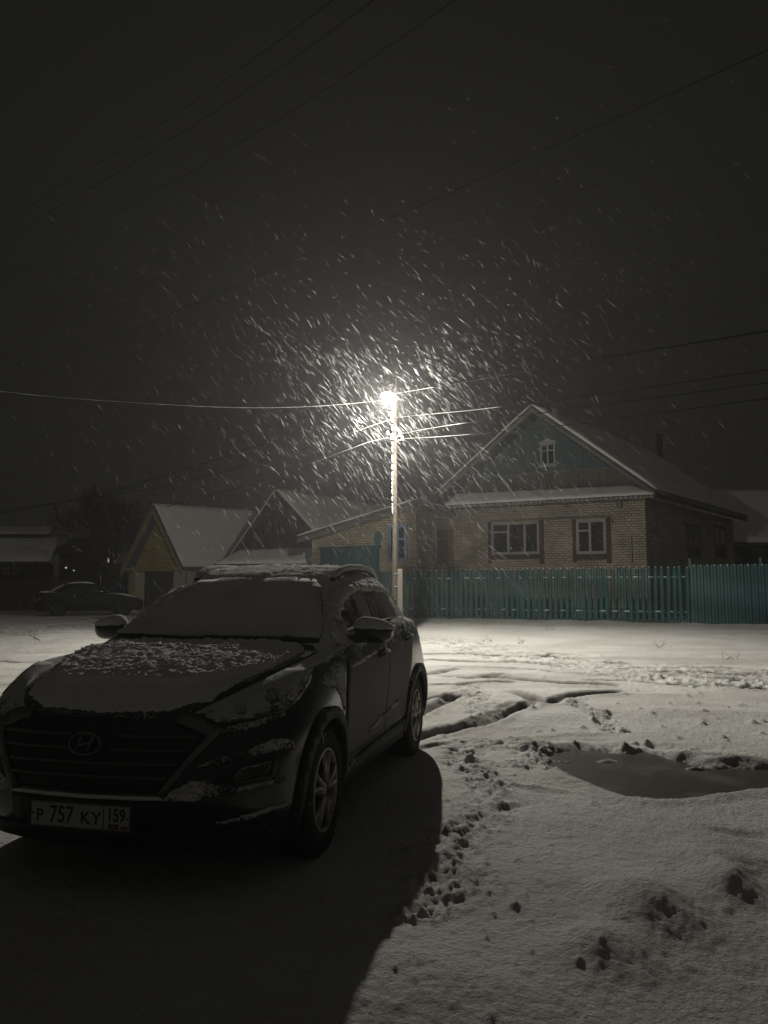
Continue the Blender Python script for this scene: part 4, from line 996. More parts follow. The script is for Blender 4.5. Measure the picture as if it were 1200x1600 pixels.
# ---------------- the dark snow-covered SUV
rings = [
 ring([(2.12, 0), (2.10, .35), (2.02, .62), (1.90, .78), (1.74, .85), (1.335, .87), (.7, .84), (0, .83), (-.7, .84), (-1.335, .87), (-1.75, .85), (-2.0, .72), (-2.12, .42), (-2.15, 0)], .225),
 ring([(2.235, 0), (2.215, .35), (2.13, .63), (1.98, .80), (1.79, .885), (1.335, .915), (.7, .880), (0, .875), (-.7, .880), (-1.335, .915), (-1.8, .895), (-2.07, .76), (-2.2, .42), (-2.23, 0)], .40),
 ring([(2.225, 0), (2.20, .36), (2.11, .64), (1.95, .82), (1.73, .900), (1.335, .925), (.7, .895), (0, .893), (-.7, .90), (-1.335, .925), (-1.8, .905), (-2.09, .77), (-2.22, .42), (-2.25, 0)], .62),
 ring([(2.15, 0), (2.125, .36), (2.04, .62), (1.89, .79), (1.68, .880), (1.335, .915), (.7, .905), (0, .91), (-.7, .917), (-1.335, .925), (-1.78, .89), (-2.06, .74), (-2.19, .42), (-2.22, 0)], .80),
 ring([(2.085, 0, .862), (2.055, .36, .872), (1.95, .58, .885), (1.77, .745, .935), (1.57, .825, .985), (1.335, .865, 1.005), (.7, .895, .99), (0, .905, 1.01), (-.7, .907, 1.04), (-1.335, .90, 1.05), (-1.75, .84, 1.04), (-2.0, .70, 1.02), (-2.13, .42, 1.0), (-2.16, 0, 1.0)]),
 ring([(1.90, 0, .975), (1.86, .36, .972), (1.77, .55, .965), (1.60, .70, .985), (1.42, .775, 1.02), (1.2, .825, 1.04), (.66, .865, 1.085), (-.05, .875, 1.11), (-.72, .877, 1.14), (-1.335, .86, 1.155), (-1.75, .80, 1.14), (-1.97, .66, 1.125), (-2.09, .40, 1.10), (-2.12, 0, 1.10)]),
 ring([(1.48, 0, 1.055), (1.45, .34, 1.053), (1.38, .54, 1.040), (1.25, .68, 1.045), (1.10, .765, 1.06), (.92, .82, 1.07), (.50, .845, 1.115), (-.1, .845, 1.14), (-.74, .842, 1.165), (-1.32, .82, 1.18), (-1.72, .76, 1.17), (-1.94, .63, 1.16), (-2.05, .38, 1.14), (-2.08, 0, 1.14)]),
 ring([(1.05, 0, 1.118), (1.03, .31, 1.117), (.99, .56, 1.113), (.92, .71, 1.108), (.84, .785, 1.108), (.70, .81, 1.12), (.36, .815, 1.145), (-.12, .815, 1.165), (-.75, .812, 1.185), (-1.3, .785, 1.20), (-1.69, .72, 1.20), (-1.91, .60, 1.19), (-2.02, .36, 1.17), (-2.05, 0, 1.17)]),
 ring([(.75, 0, 1.272), (.73, .28, 1.270), (.68, .51, 1.265), (.61, .65, 1.262), (.54, .715, 1.265), (.43, .738, 1.275), (.16, .752, 1.297), (-.22, .757, 1.315), (-.8, .752, 1.325), (-1.27, .72, 1.325), (-1.63, .65, 1.32), (-1.83, .54, 1.31), (-1.93, .33, 1.30), (-1.96, 0, 1.30)]),
 ring([(.45, 0, 1.420), (.435, .25, 1.418), (.39, .44, 1.414), (.33, .565, 1.410), (.27, .625, 1.412), (.17, .650, 1.422), (-.05, .668, 1.450), (-.38, .678, 1.470), (-.85, .672, 1.470), (-1.22, .64, 1.455), (-1.52, .57, 1.44), (-1.7, .48, 1.425), (-1.79, .29, 1.41), (-1.82, 0, 1.41)]),
 ring([(.20, 0, 1.528), (.185, .22, 1.526), (.15, .39, 1.520), (.10, .495, 1.513), (.04, .552, 1.513), (-.05, .578, 1.524), (-.24, .596, 1.545), (-.5, .605, 1.558), (-.9, .60, 1.552), (-1.2, .57, 1.533), (-1.43, .51, 1.51), (-1.58, .43, 1.495), (-1.67, .27, 1.49), (-1.69, 0, 1.49)]),
 ring([(-.06, 0, 1.575), (-.07, .17, 1.574), (-.10, .31, 1.570), (-.14, .40, 1.566), (-.19, .44, 1.566), (-.26, .46, 1.572), (-.39, .47, 1.582), (-.57, .475, 1.588), (-.85, .47, 1.583), (-1.08, .44, 1.570), (-1.24, .39, 1.556), (-1.34, .31, 1.548), (-1.40, .19, 1.543), (-1.42, 0, 1.543)]),
 ring([(-.42, 0, 1.606), (-.425, .03, 1.606), (-.44, .05, 1.606), (-.46, .06, 1.606), (-.49, .065, 1.606), (-.52, .07, 1.606), (-.57, .07, 1.606), (-.63, .07, 1.605), (-.74, .07, 1.600), (-.83, .065, 1.596), (-.9, .06, 1.592), (-.96, .05, 1.588), (-1.0, .03, 1.586), (-1.02, 0, 1.586)]),
]
suv_body = Body(rings, 14, 9)
suv = thing('parked_suv', 'dark SUV covered in fresh snow parked facing camera in the left foreground', 'car', (CX, CY, 0), -math.pi/2-CA)
def sb_(mb, name, m, parent=None, smooth=True, bevel=0):
    """build a mesh given in the car's own axes"""
    par = parent or suv; o = OFF.get(par); OFF[par] = Vector((0, 0, 0)); r = mb.build(name, m, par, smooth, bevel); OFF[par] = o if o is not None else Vector((0, 0, 0)); return r
WH = [(1.335, .345), (-1.335, .345)]
v_, f_ = cut_arches(suv_body.v, suv_body.f, WH, .385, .45)
mb = MB(); mb.add(v_, f_); bodyo = sb_(mb, 'body', M['paint'])
mb = MB(); mb.lathe([(.0, -.40), (.43, -.40), (.43, .40), (0, .40)], (0, 0, 0), 'Y', 32)
# floor pan and wheel housings, dark
mb = MB(); mb.box((0, 0, .30), (3.9, 1.2, .12)); sb_(mb, 'underbody', M['plastic'], None, False)
for (wx, wz) in WH:
    for sg in (1, -1):
        mb = MB(); vs = []; fs = []
        for k in range(25):
            a = math.pi*(-.12+1.24*k/24)
            for y in (.50, .86): vs.append((wx+.39*math.cos(a), sg*y, wz+.39*math.sin(a)))
        for k in range(24): fs.append((2*k, 2*k+1, 2*k+3, 2*k+2))
        n0 = len(vs); vs += [(wx+.39*math.cos(math.pi*(-.12+1.24*k/24)), sg*.50, wz+.39*math.sin(math.pi*(-.12+1.24*k/24))) for k in range(25)]
        fs.append(tuple(range(n0, n0+25))); mb.add(vs, fs); sb_(mb, 'wheel_housing', M['plastic'])
# wheel arch cladding and sill cladding
def arc_band(wx, wz, r0, r1, a0, a1, n=26):
    o = [(wx+r1*math.cos(R(a0+(a1-a0)*k/n)), wz+r1*math.sin(R(a0+(a1-a0)*k/n))) for k in range(n+1)]
    i = [(wx+r0*math.cos(R(a0+(a1-a0)*k/n)), wz+r0*math.sin(R(a0+(a1-a0)*k/n))) for k in range(n+1)]
    return o+i[::-1]
for (wx, wz), (a0, a1) in zip(WH, ((-16, 190), (-10, 196))):
    for mi in (False, True):
        sb_(patch(suv_body, arc_band(wx, wz, .383, .45, a0, a1), side, .05, .004, .018, mirror=mi), 'arch_cladding', M['cladding'])
for mi in (False, True):
    sb_(patch(suv_body, [(.93, .23), (.90, .37), (.3, .38), (-.9, .39), (-.93, .23)], side, .08, .002, .014, mirror=mi), 'sill_cladding', M['cladding'])
    # door skins with dark gaps between them
    for nm, pl in (('front_door', [(.86, .40), (.94, .60), (.93, .80), (.84, 1.0), (.74, 1.06), (.40, 1.115), (-.165, 1.14), (-.165, .40)]),
                   ('rear_door', [(-.185, .40), (-.185, 1.14), (-.75, 1.16), (-1.08, 1.17), (-1.10, 1.02), (-1.03, .86), (-.93, .72), (-.90, .55), (-.90, .42)])):
        sb_(patch(suv_body, pl, side, .05, .001, .007, mirror=mi), nm, M['side_paint'])
    # snow stuck on the door mouldings and the character line below the glass
    sb_(patch(suv_body, [(.33, .475), (-.62, .545), (-.62, .585), (.33, .505)], side, .03, .004, .02, lumpy(.016, .02, 16, 5), mirror=mi, jag=(.014, .014, 5)), 'moulding_snow', M['crust'])
    sb_(patch(suv_body, [(.80, .945), (.82, .965), (.45, 1.005), (.02, 1.035), (-.02, 1.02), (.4, .985)], side, .03, .004, .02, lumpy(.012, .018, 18, 6), mirror=mi, jag=(.014, .014, 6)), 'crease_snow', M['car_snow'])
    # side glass
    sb_(patch(suv_body, [(.66, 1.17), (.62, 1.215), (.47, 1.31), (.30, 1.385), (.10, 1.435), (-.16, 1.458), (-.16, 1.19)], side, .04, .002, .004, mirror=mi), 'side_window', M['glass_dusted'])
    sb_(patch(suv_body, [(-.19, 1.19), (-.19, 1.458), (-.55, 1.462), (-.90, 1.445), (-1.03, 1.40), (-1.09, 1.21)], side, .04, .002, .004, mirror=mi), 'side_window', M['glass_dusted'])
    # wind deflectors over the glass laden with snow
    sb_(patch(suv_body, [(.58, 1.262), (.47, 1.335), (.30, 1.41), (.10, 1.458), (-.14, 1.482), (-.14, 1.43), (.10, 1.405), (.30, 1.355), (.46, 1.285), (.55, 1.235)], side, .03, .02, .02, lumpy(.012, .008, 14, 7), mirror=mi, jag=(.014, .014, 7)), 'wind_deflector', M['car_snow'])
    sb_(patch(suv_body, [(-.17, 1.483), (-.55, 1.487), (-.92, 1.468), (-1.06, 1.42), (-1.05, 1.37), (-.90, 1.415), (-.55, 1.432), (-.17, 1.431)], side, .03, .02, .02, lumpy(.012, .008, 14, 8), mirror=mi, jag=(.014, .014, 8)), 'wind_deflector', M['car_snow'])
    # cant rail and pillar snow
    sb_(patch(suv_body, [(.80, 1.135), (.66, 1.225), (.48, 1.335), (.26, 1.43), (.06, 1.478), (-.2, 1.508), (-.6, 1.520), (-1.0, 1.50), (-1.25, 1.46), (-1.42, 1.38), (-1.45, 1.30), (-1.30, 1.43), (-1.0, 1.472), (-.6, 1.490), (-.2, 1.480), (.06, 1.452), (.26, 1.405), (.44, 1.33), (.60, 1.235), (.70, 1.165)], side, .03, .004, .02, lumpy(.012, .012, 12, 9), mirror=mi, jag=(.014, .014, 9)), 'pillar_snow', M['car_snow'])
    sb_(patch(suv_body, [(.62, 1.075), (.62, 1.15), (.3, 1.17), (-.2, 1.182), (-.75, 1.20), (-1.2, 1.205), (-1.2, 1.12), (-.7, 1.095), (0, 1.07), (.4, 1.06)], side, .035, .003, .02, lumpy(.008, .016, 15, 10), mirror=mi, jag=(.014, .014, 10)), 'beltline_snow', M['crust'])
    # handles
    sgn = -1 if mi else 1
    for hx, hz in ((.0, .985), (-.90, 1.045)):
        mb = MB(); yb = .915; mb.tube([(hx+.12, sgn*(yb-.01), hz-.01), (hx+.09, sgn*(yb+.03), hz), (hx-.07, sgn*(yb+.032), hz+.008), (hx-.10, sgn*(yb-.01), hz+.008)], .014, 8); h_ = sb_(mb, 'door_handle', M['side_paint'])
        mb = MB(); mb.tube([(hx+.08, sgn*(yb+.03), hz+.014), (hx, sgn*(yb+.034), hz+.022), (hx-.07, sgn*(yb+.03), hz+.02)], [.008, .014, .008], 6); sb_(mb, 'handle_snow', M['car_snow'], h_)
    # front wing snow behind the arch
    sb_(patch(suv_body, [(1.12, .86), (1.0, .72), (.96, .84), (.93, .97), (1.02, 1.03), (1.25, .99), (1.42, .94), (1.30, .90)], side, .03, .002, .01, lumpy(.003, .012, 20, 11), mirror=mi, jag=(.014, .014, 11)), 'wing_snow', M['crust'])
# hood panel and the snow on it
hoodp = [(2.125, 0), (2.095, .36), (1.985, .55), (1.80, .61), (1.50, .69), (1.28, .735), (1.06, .76), (.97, .70), (1.0, .56), (1.04, .31), (1.06, 0)]
full = lambda h: h+[(x, -y) for x, y in h[-2:0:-1]]
hood = sb_(patch(suv_body, full(hoodp), topd, .06, .001, .010), 'hood', M['clean_paint'])
hs = [(2.118, 0), (2.088, .34), (1.97, .515), (1.78, .575), (1.50, .645), (1.27, .685), (1.10, .69), (1.02, .62), (1.015, .52), (1.06, .31), (1.075, 0)]
def hood_h(p, b):
    ay = abs(p.y); n = float(fbm(np.array([p.x*9]), np.array([p.y*9]), 3, 3)[0]); n2 = float(fbm(np.array([p.x*60]), np.array([p.y*46]), 5, 2)[0])
    xe = 1.93-.46*max(0, (ay-.30)/.35)**1.5                     # the sheet of snow breaks off along a curved lip
    t = float(sstep(xe+.012, xe-.012, p.x)); h = .010+.004*n+t*(.025+.006*n+.016*n2)
    t2 = float(sstep(1.22, 1.12, p.x)); h = h*(1-.35*t2)
    e = math.exp(-((p.x-xe)/.018)**2); h += .014*e
    return .004+abs(n)*.004 if b else h
sb_(patch(suv_body, full(hs), topd, .0125, .011, .02, hood_h, jag=(.012, .012, 31)), 'hood_snow', M['car_snow'], hood)
# windscreen and its snow
ws = [(0, 1.118), (.56, 1.112), (.715, 1.115), (.69, 1.20), (.600, 1.345), (.52, 1.455), (.455, 1.508), (.25, 1.526), (0, 1.531)]
fullz = lambda h: h+[(-y, z) for y, z in h[-2:0:-1]]
wso = sb_(patch(suv_body, fullz(ws), front, .07, .001, .004), 'windscreen', M['dark_glass'])
wss = [(0, 1.145), (.45, 1.140), (.50, 1.15), (.705, 1.135), (.685, 1.20), (.595, 1.345), (.515, 1.455), (.45, 1.505), (.25, 1.523), (0, 1.528)]
sb_(patch(suv_body, fullz(wss), front, .035, .006, .014, lumpy(.010, .005, 5, 12), jag=(.03, .010, 19)), 'windscreen_snow', M['smooth_snow'], wso)
for y0, y1 in ((-.62, .02), (.02, .66)):
    mb = MB(); mb.tube([(1.06-.12*abs(y0), y0, 1.150), (1.065-.05*abs(y0+y1), (y0+y1)/2, 1.148), (1.06-.12*abs(y1), y1, 1.14)], .014, 6); mb.ball((1.06, y0*.9+.1, 1.135), (.03, .05, .022)); sb_(mb, 'wiper', M['plastic'])
# A-pillars keep a darker painted edge; roof snow
rs = [(.20, 0), (.175, .23), (.10, .41), (.0, .49), (-.15, .525), (-.5, .54), (-.9, .53), (-1.25, .48), (-1.5, .34), (-1.58, 0)]
def roof_h(p, b):
    n = float(fbm(np.array([p.x*7]), np.array([p.y*7]), 13, 3)[0]); g = float(vnoise(np.array([p.x*34]), np.array([p.y*34]), 14))
    t = float(sstep(.22, -.35, p.x)); return .006 if b else .010+.030*t+.008*n+.009*g
sb_(patch(suv_body, full(rs), topd, .03, .004, .02, roof_h, jag=(.02, .012, 17)), 'roof_snow', M['car_snow'])
for sg in (1, -1):
    pts = [(.06, .545, 1.515), (-.02, .555, 1.552), (-.18, .562, 1.590), (-.5, .566, 1.610), (-.9, .560, 1.604), (-1.2, .535, 1.580), (-1.38, .51, 1.54), (-1.44, .505, 1.50)]
    P = crom(np.array([[(x, sg*y, z)] for x, y, z in pts]), 5)[:, 0]
    mb = MB(); mb.tube(P, .019, 8); rr_ = sb_(mb, 'roof_rail', M['plastic'])
    mb = MB(); mb.tube([(p[0], p[1], p[2]+.014) for p in P], [.012+.012*min(1, min(i, len(P)-1-i)/4)+.004*rng.random() for i in range(len(P))], 8); sb_(mb, 'rail_snow', M['car_snow'], rr_)
# mirrors
for sg in (1, -1):
    mb = MB(); c = (.56, .985 if sg > 0 else -.945, 1.175); vs = []; fs = []; nu_, nv_ = 20, 12
    def mir(th, a, s=1.0):
        x, y, z = math.sin(th)*math.cos(a), math.sin(th)*math.sin(a), math.cos(th)
        e = lambda q, p: math.copysign(abs(q)**p, q)
        X, Y, Z = e(x, .85)*.085, e(y, .75)*.126, e(z, .8)*.082
        Z *= (1-.28*(Y/.132)) if Z > 0 else (1.0+.06*Y/.132)
        return (c[0]+X*s-.02*Y/.132, c[1]+sg*Y*s, c[2]+Z*s)
    for i in range(nv_+1):
        for k in range(nu_): vs.append(mir(math.pi*i/nv_, 2*math.pi*k/nu_))
    for i in range(nv_):
        for k in range(nu_): fs.append((i*nu_+k, (i+1)*nu_+k, (i+1)*nu_+(k+1) % nu_, i*nu_+(k+1) % nu_))
    mb.add(vs, fs); mb.tube([(.58, sg*.80, 1.115), (.58, sg*.90, 1.125), (.57, sg*.97, 1.135)], [.035, .028, .03], 10); mo = sb_(mb, 'side_mirror', M['clean_paint'])
    vs = []; fs = []; nv2 = 7
    for i in range(nv2+1):
        for k in range(nu_):
            th = math.pi*(.455*i/nv2)+(.05*float(vnoise(np.array([k*1.3]), np.array([i*.9+sg]), 4)) if i == nv2 else 0)
            vs.append(mir(th, 2*math.pi*k/nu_, 1.07 if i < nv2 else 1.03))
    for i in range(nv2):
        for k in range(nu_): fs.append((i*nu_+k, (i+1)*nu_+k, (i+1)*nu_+(k+1) % nu_, i*nu_+(k+1) % nu_))
    mb = MB(); mb.add(vs, fs); sb_(mb, 'mirror_snow', M['car_snow'], mo)
# grille: recess, slats, chrome surround, emblem
gl_ = [(0, .822), (.385, .822), (.555, .762), (.53, .72), (.40, .545), (.365, .508), (0, .500)]
grl = sb_(patch(suv_body, fullz(gl_), front, .06, .001, .004), 'grille', M['plastic'])
for z in (.748, .690, .632, .574):
    w_ = .385+(.555-.385)*0+ (.13 if z > .7 else .09 if z > .65 else .05 if z > .6 else .02)
    for y0, y1 in (((-w_, -.115), (.115, w_)) if z > .66 else ((-w_, w_),)):
        pl = [(y0, z-.007), (y1, z-.007), (y1, z+.007), (y0, z+.007)]
        sb_(patch(suv_body, pl, front, .05, .006, .014), 'slat', M['dull_chrome'], grl)
ch_ = [(.40, .852), (.485, .838), (.615, .776), (.60, .755), (.475, .60), (.405, .50), (.365, .497), (.40, .548), (.545, .735), (.548, .757), (.39, .815)]
for mi in (False, True):
    sb_(patch(suv_body, ch_, front, .04, .004, .016, mirror=mi), 'grille_surround', M['chrome'])
mb = MB(); ex, ez = 2.232, .722
vs = []
for k in range(40):
    a = 2*math.pi*k/40; vs.append((ex-.01*math.sin(a)+.012, .082*math.cos(a), ez+.048*math.sin(a)))
vs.append(vs[0]); mb.tube(vs, .0065, 6, False)
for s in (-1, 1):                                             # slanted letter-like strokes inside the oval
    mb.tube([(ex+.014, s*.030-.012, ez-.036), (ex+.012, s*.030-.002, ez), (ex+.008, s*.030+.012, ez+.036)], [.010, .007, .010], 6)
mb.tube([(ex+.013, -.030, ez-.006), (ex+.014, 0, ez), (ex+.013, .030, ez+.006)], .007, 6)
sb_(mb, 'emblem', M['chrome'], grl)
# number plate
PXx = 2.262
mb = MB(); mb.box((PXx-.012, 0, .395), (.016, .56, .150)); ph = sb_(mb, 'plate_holder', M['plastic'], None, False, .004)
mb = MB(); mb.box((PXx, 0, .398), (.006, .52, .112)); pl_ = sb_(mb, 'number_plate', M['plate'], None, False, .0015)
def text(s, y, z, size, w=1.0, name='plate_letters'):
    cu = bpy.data.curves.new(name, 'FONT'); cu.body = s; cu.size = size; cu.align_x = 'CENTER'; cu.align_y = 'CENTER'; cu.extrude = .0008; cu.offset = .0012
    to = bpy.data.objects.new(name, cu); COL.objects.link(to); bpy.context.view_layer.update()
    dg = bpy.context.evaluated_depsgraph_get(); me = bpy.data.meshes.new_from_object(to.evaluated_get(dg)); bpy.data.objects.remove(to)
    me.transform(Matrix.Translation((PXx+.0042, y, z)) @ Matrix.Rotation(math.pi/2, 4, 'Z') @ Matrix.Rotation(math.pi/2, 4, 'X') @ Matrix.Diagonal((w, 1, 1, 1)))
    me.materials.clear(); link(name, me, M['ink'], pl_)
text('P', -.210, .390, .078, 1.0); text('757', -.095, .397, .108, .80); text('K', .030, .390, .078, 1.0); text('Y', .088, .390, .078, 1.0)
text('159', .190, .410, .082, .78); text('RUS', .178, .360, .030, 1.0)
mb = MB(); mb.box((PXx+.0035, .125, .398), (.001, .004, .108))
for z0_, y0_, a_, b_ in ((.4505, 0, .516, .0025), (.3455, 0, .516, .0025), (.398, -.257, .0025, .105), (.398, .257, .0025, .105)): mb.box((PXx+.0035, y0_, z0_), (.001, a_, b_))
sb_(mb, 'plate_border', M['ink'], pl_, False)
for k, mm in enumerate(('plate', 'blue', 'red')):
    mb = MB(); mb.box((PXx+.0042, .232, .368-.007*k), (.001, .036, .0068)); sb_(mb, 'plate_flag', M[mm], pl_, False)
for s in (-1, 1):
    mb = MB(); mb.lathe([(0, .005), (.004, .004), (.005, 0)], (PXx+.003, s*.247, .40), 'X', 8); sb_(mb, 'plate_screw', M['ink'], pl_)
# lower bumper and its details, traced on the left half of the front and mirrored to the right
def both(name, poly, step, off, th, m, noise=None, parent=None):
    return [sb_(patch(suv_body, poly, cray, step, off, th, noise, mirror=mi, jag=(2.2, 2.6, len(poly)) if noise else None), name, m, parent) for mi in (False, True)]
sb_(patch(suv_body, fullz([(0, .475), (.40, .475), (.40, .46), (.40, .335), (0, .33)]), front, .06, .001, .006), 'bumper_centre', M['plastic'])
sb_(patch(suv_body, fullz([(0, .318), (.62, .325), (.80, .34), (.82, .24), (0, .228)]), front, .07, .001, .010), 'lower_bumper', M['plastic'])
sb_(patch(suv_body, fullz([(0, .492), (.38, .496), (.40, .480), (0, .476)]), front, .03, .004, .03, lumpy(.026, .012, 14, 21)), 'ledge_snow', M['car_snow'])
both('bumper_snow', [(262, 1240), (300, 1221), (320, 1219), (338, 1229), (370, 1231), (443, 1214), (444, 1220), (400, 1232), (350, 1243), (300, 1251), (255, 1252)], 2.2, .003, .02, M['crust'], lumpy(.009, .016, 30, 22))
both('bumper_snow', [(308, 1198), (330, 1188), (352, 1181), (360, 1184), (398, 1168), (425, 1155), (448, 1154), (459, 1160), (460, 1171), (452, 1172), (440, 1170), (400, 1181), (360, 1190), (330, 1198), (312, 1201)], 2.2, .003, .02, M['crust'], lumpy(.008, .016, 30, 23))
both('bumper_snow', [(337, 1286), (390, 1272), (444, 1254), (448, 1258), (440, 1262), (390, 1278), (342, 1288)], 2.2, .003, .02, M['crust'], lumpy(.008, .012, 30, 24))
both('bumper_snow', [(332, 1141), (350, 1137), (395, 1128), (443, 1113), (444, 1118), (400, 1136), (352, 1148)], 2.2, .003, .02, M['crust'], lumpy(.005, .008, 30, 25))
for hl in both('headlight', [(303, 1117), (350, 1095), (400, 1071), (448, 1048), (473, 1046), (486, 1051), (480, 1070), (463, 1096), (440, 1114), (390, 1125), (345, 1133)], 7, .002, .012, M['lens']): pass
both('headlight_brow', [(303, 1114), (350, 1091), (400, 1067), (446, 1044), (440, 1043), (400, 1062), (350, 1085), (298, 1109)], 6, .001, .006, M['plastic'])
for (u, v, ru, rv) in ((424, 1090, 10, 12), (375, 1111, 10, 8)):
    both('projector_bezel', [(u+ru*math.cos(t*math.pi/9), v+rv*math.sin(t*math.pi/9)) for t in range(18)], 4, .012, .005, M['bezel'])
both('light_bar', [(320, 1118), (332, 1113), (334, 1115), (322, 1120)], 4, .012, .006, M['reflector'])
both('fog_recess', [(335, 1224), (345, 1206), (380, 1192), (436, 1180), (436, 1209), (380, 1227)], 6, .001, .003, M['plastic'])
both('fog_lamp', [(362, 1218), (378, 1200), (424, 1189), (419, 1208), (366, 1221)], 5, .004, .010, M['lens'])
both('fog_trim', [(427, 1187), (431, 1186), (427, 1212), (366, 1226), (365, 1223), (422, 1209)], 4, .005, .012, M['dull_chrome'])
# wheels
def wheel(X, sg, r=.345, wdt=.225, parent=None, simple=False, turn=0.0):
    root = parent; yo = sg*.905
    ty = [(.205, -.19), (.225, -.205), (.30, -.215), (.328, -.20), (.343, -.165), (.345, -.11), (.343, -.05), (.328, -.012), (.30, .004), (.255, .008), (.225, .0), (.218, -.02)]
    prof = [(a, b*1.0) for a, b in ty]; mb = MB(); mb.lathe([(a, sg*b) for a, b in prof], (X, yo, r), 'Y', 56, True)
    for k in range(44):                                       # tread blocks
        a = 2*math.pi*k/44; er_ = Vector((math.cos(a), 0, math.sin(a))); et = Vector((-math.sin(a), 0, math.cos(a)))
        for yy in (-.185, -.13, -.075, -.03):
            mb.box(Vector((X, yo+sg*yy, r))+er_*.343, (.030, .042, .013), (et, (0, 1, 0), er_))
    t = sb_(mb, 'tyre', M['tyre'], root)
    mb = MB(); mb.lathe([(.222, sg*.002), (.212, sg*.006), (.205, -sg*.02), (.19, -sg*.10), (.19, -sg*.19)], (X, yo, r), 'Y', 48)
    for k in range(5):
        for dl in (-.17, .17):
            a = 2*math.pi*k/5+math.pi/2+.1
            p0 = Vector((math.cos(a+dl*.45)*.045, sg*(-.012), math.sin(a+dl*.45)*.045)); p1 = Vector((math.cos(a+dl)*.128, sg*(-.006), math.sin(a+dl)*.128)); p2 = Vector((math.cos(a+dl*1.25)*.210, sg*(-.016), math.sin(a+dl*1.25)*.210))
            c = Vector((X, yo, r)); mb.tube([c+p0, c+p1, c+p2], [.024, .017, .022], 6)
    mb.lathe([(0, -sg*.002), (.03, -sg*.003), (.055, -sg*.012), (.062, -sg*.04)], (X, yo, r), 'Y', 24)
    rm = sb_(mb, 'rim', M['rim'], root)
    mb = MB(); mb.lathe([(0, -sg*.11), (.15, -sg*.11), (.15, -sg*.13), (0, -sg*.13)], (X, yo, r), 'Y', 30); sb_(mb, 'brake_disc', M['metal'], rm)
for X in (1.335, -1.335):
    for sg in (1, -1):
        wn = bpy.data.objects.new('wheel', None); COL.objects.link(wn); wn.parent = suv; wn.empty_display_size = .1; OFF[wn] = Vector((0, 0, 0))
        wheel(X, sg, parent=wn)
# rear lamps (seen from other positions)
for mi in (False, True):
    sb_(patch(suv_body, [(-1.78, .98), (-1.80, 1.10), (-2.0, 1.11), (-2.06, 1.0)], side, .05, .002, .008, mirror=mi), 'tail_lamp', M['tail'])
rw_ = [(0, 1.20), (.55, 1.20), (.52, 1.40), (0, 1.43)]
sb_(patch(suv_body, fullz(rw_), lambda y, z: ((-5, y, z), (1, 0, 0)), .06, .002, .008), 'rear_window', M['smooth_snow'])

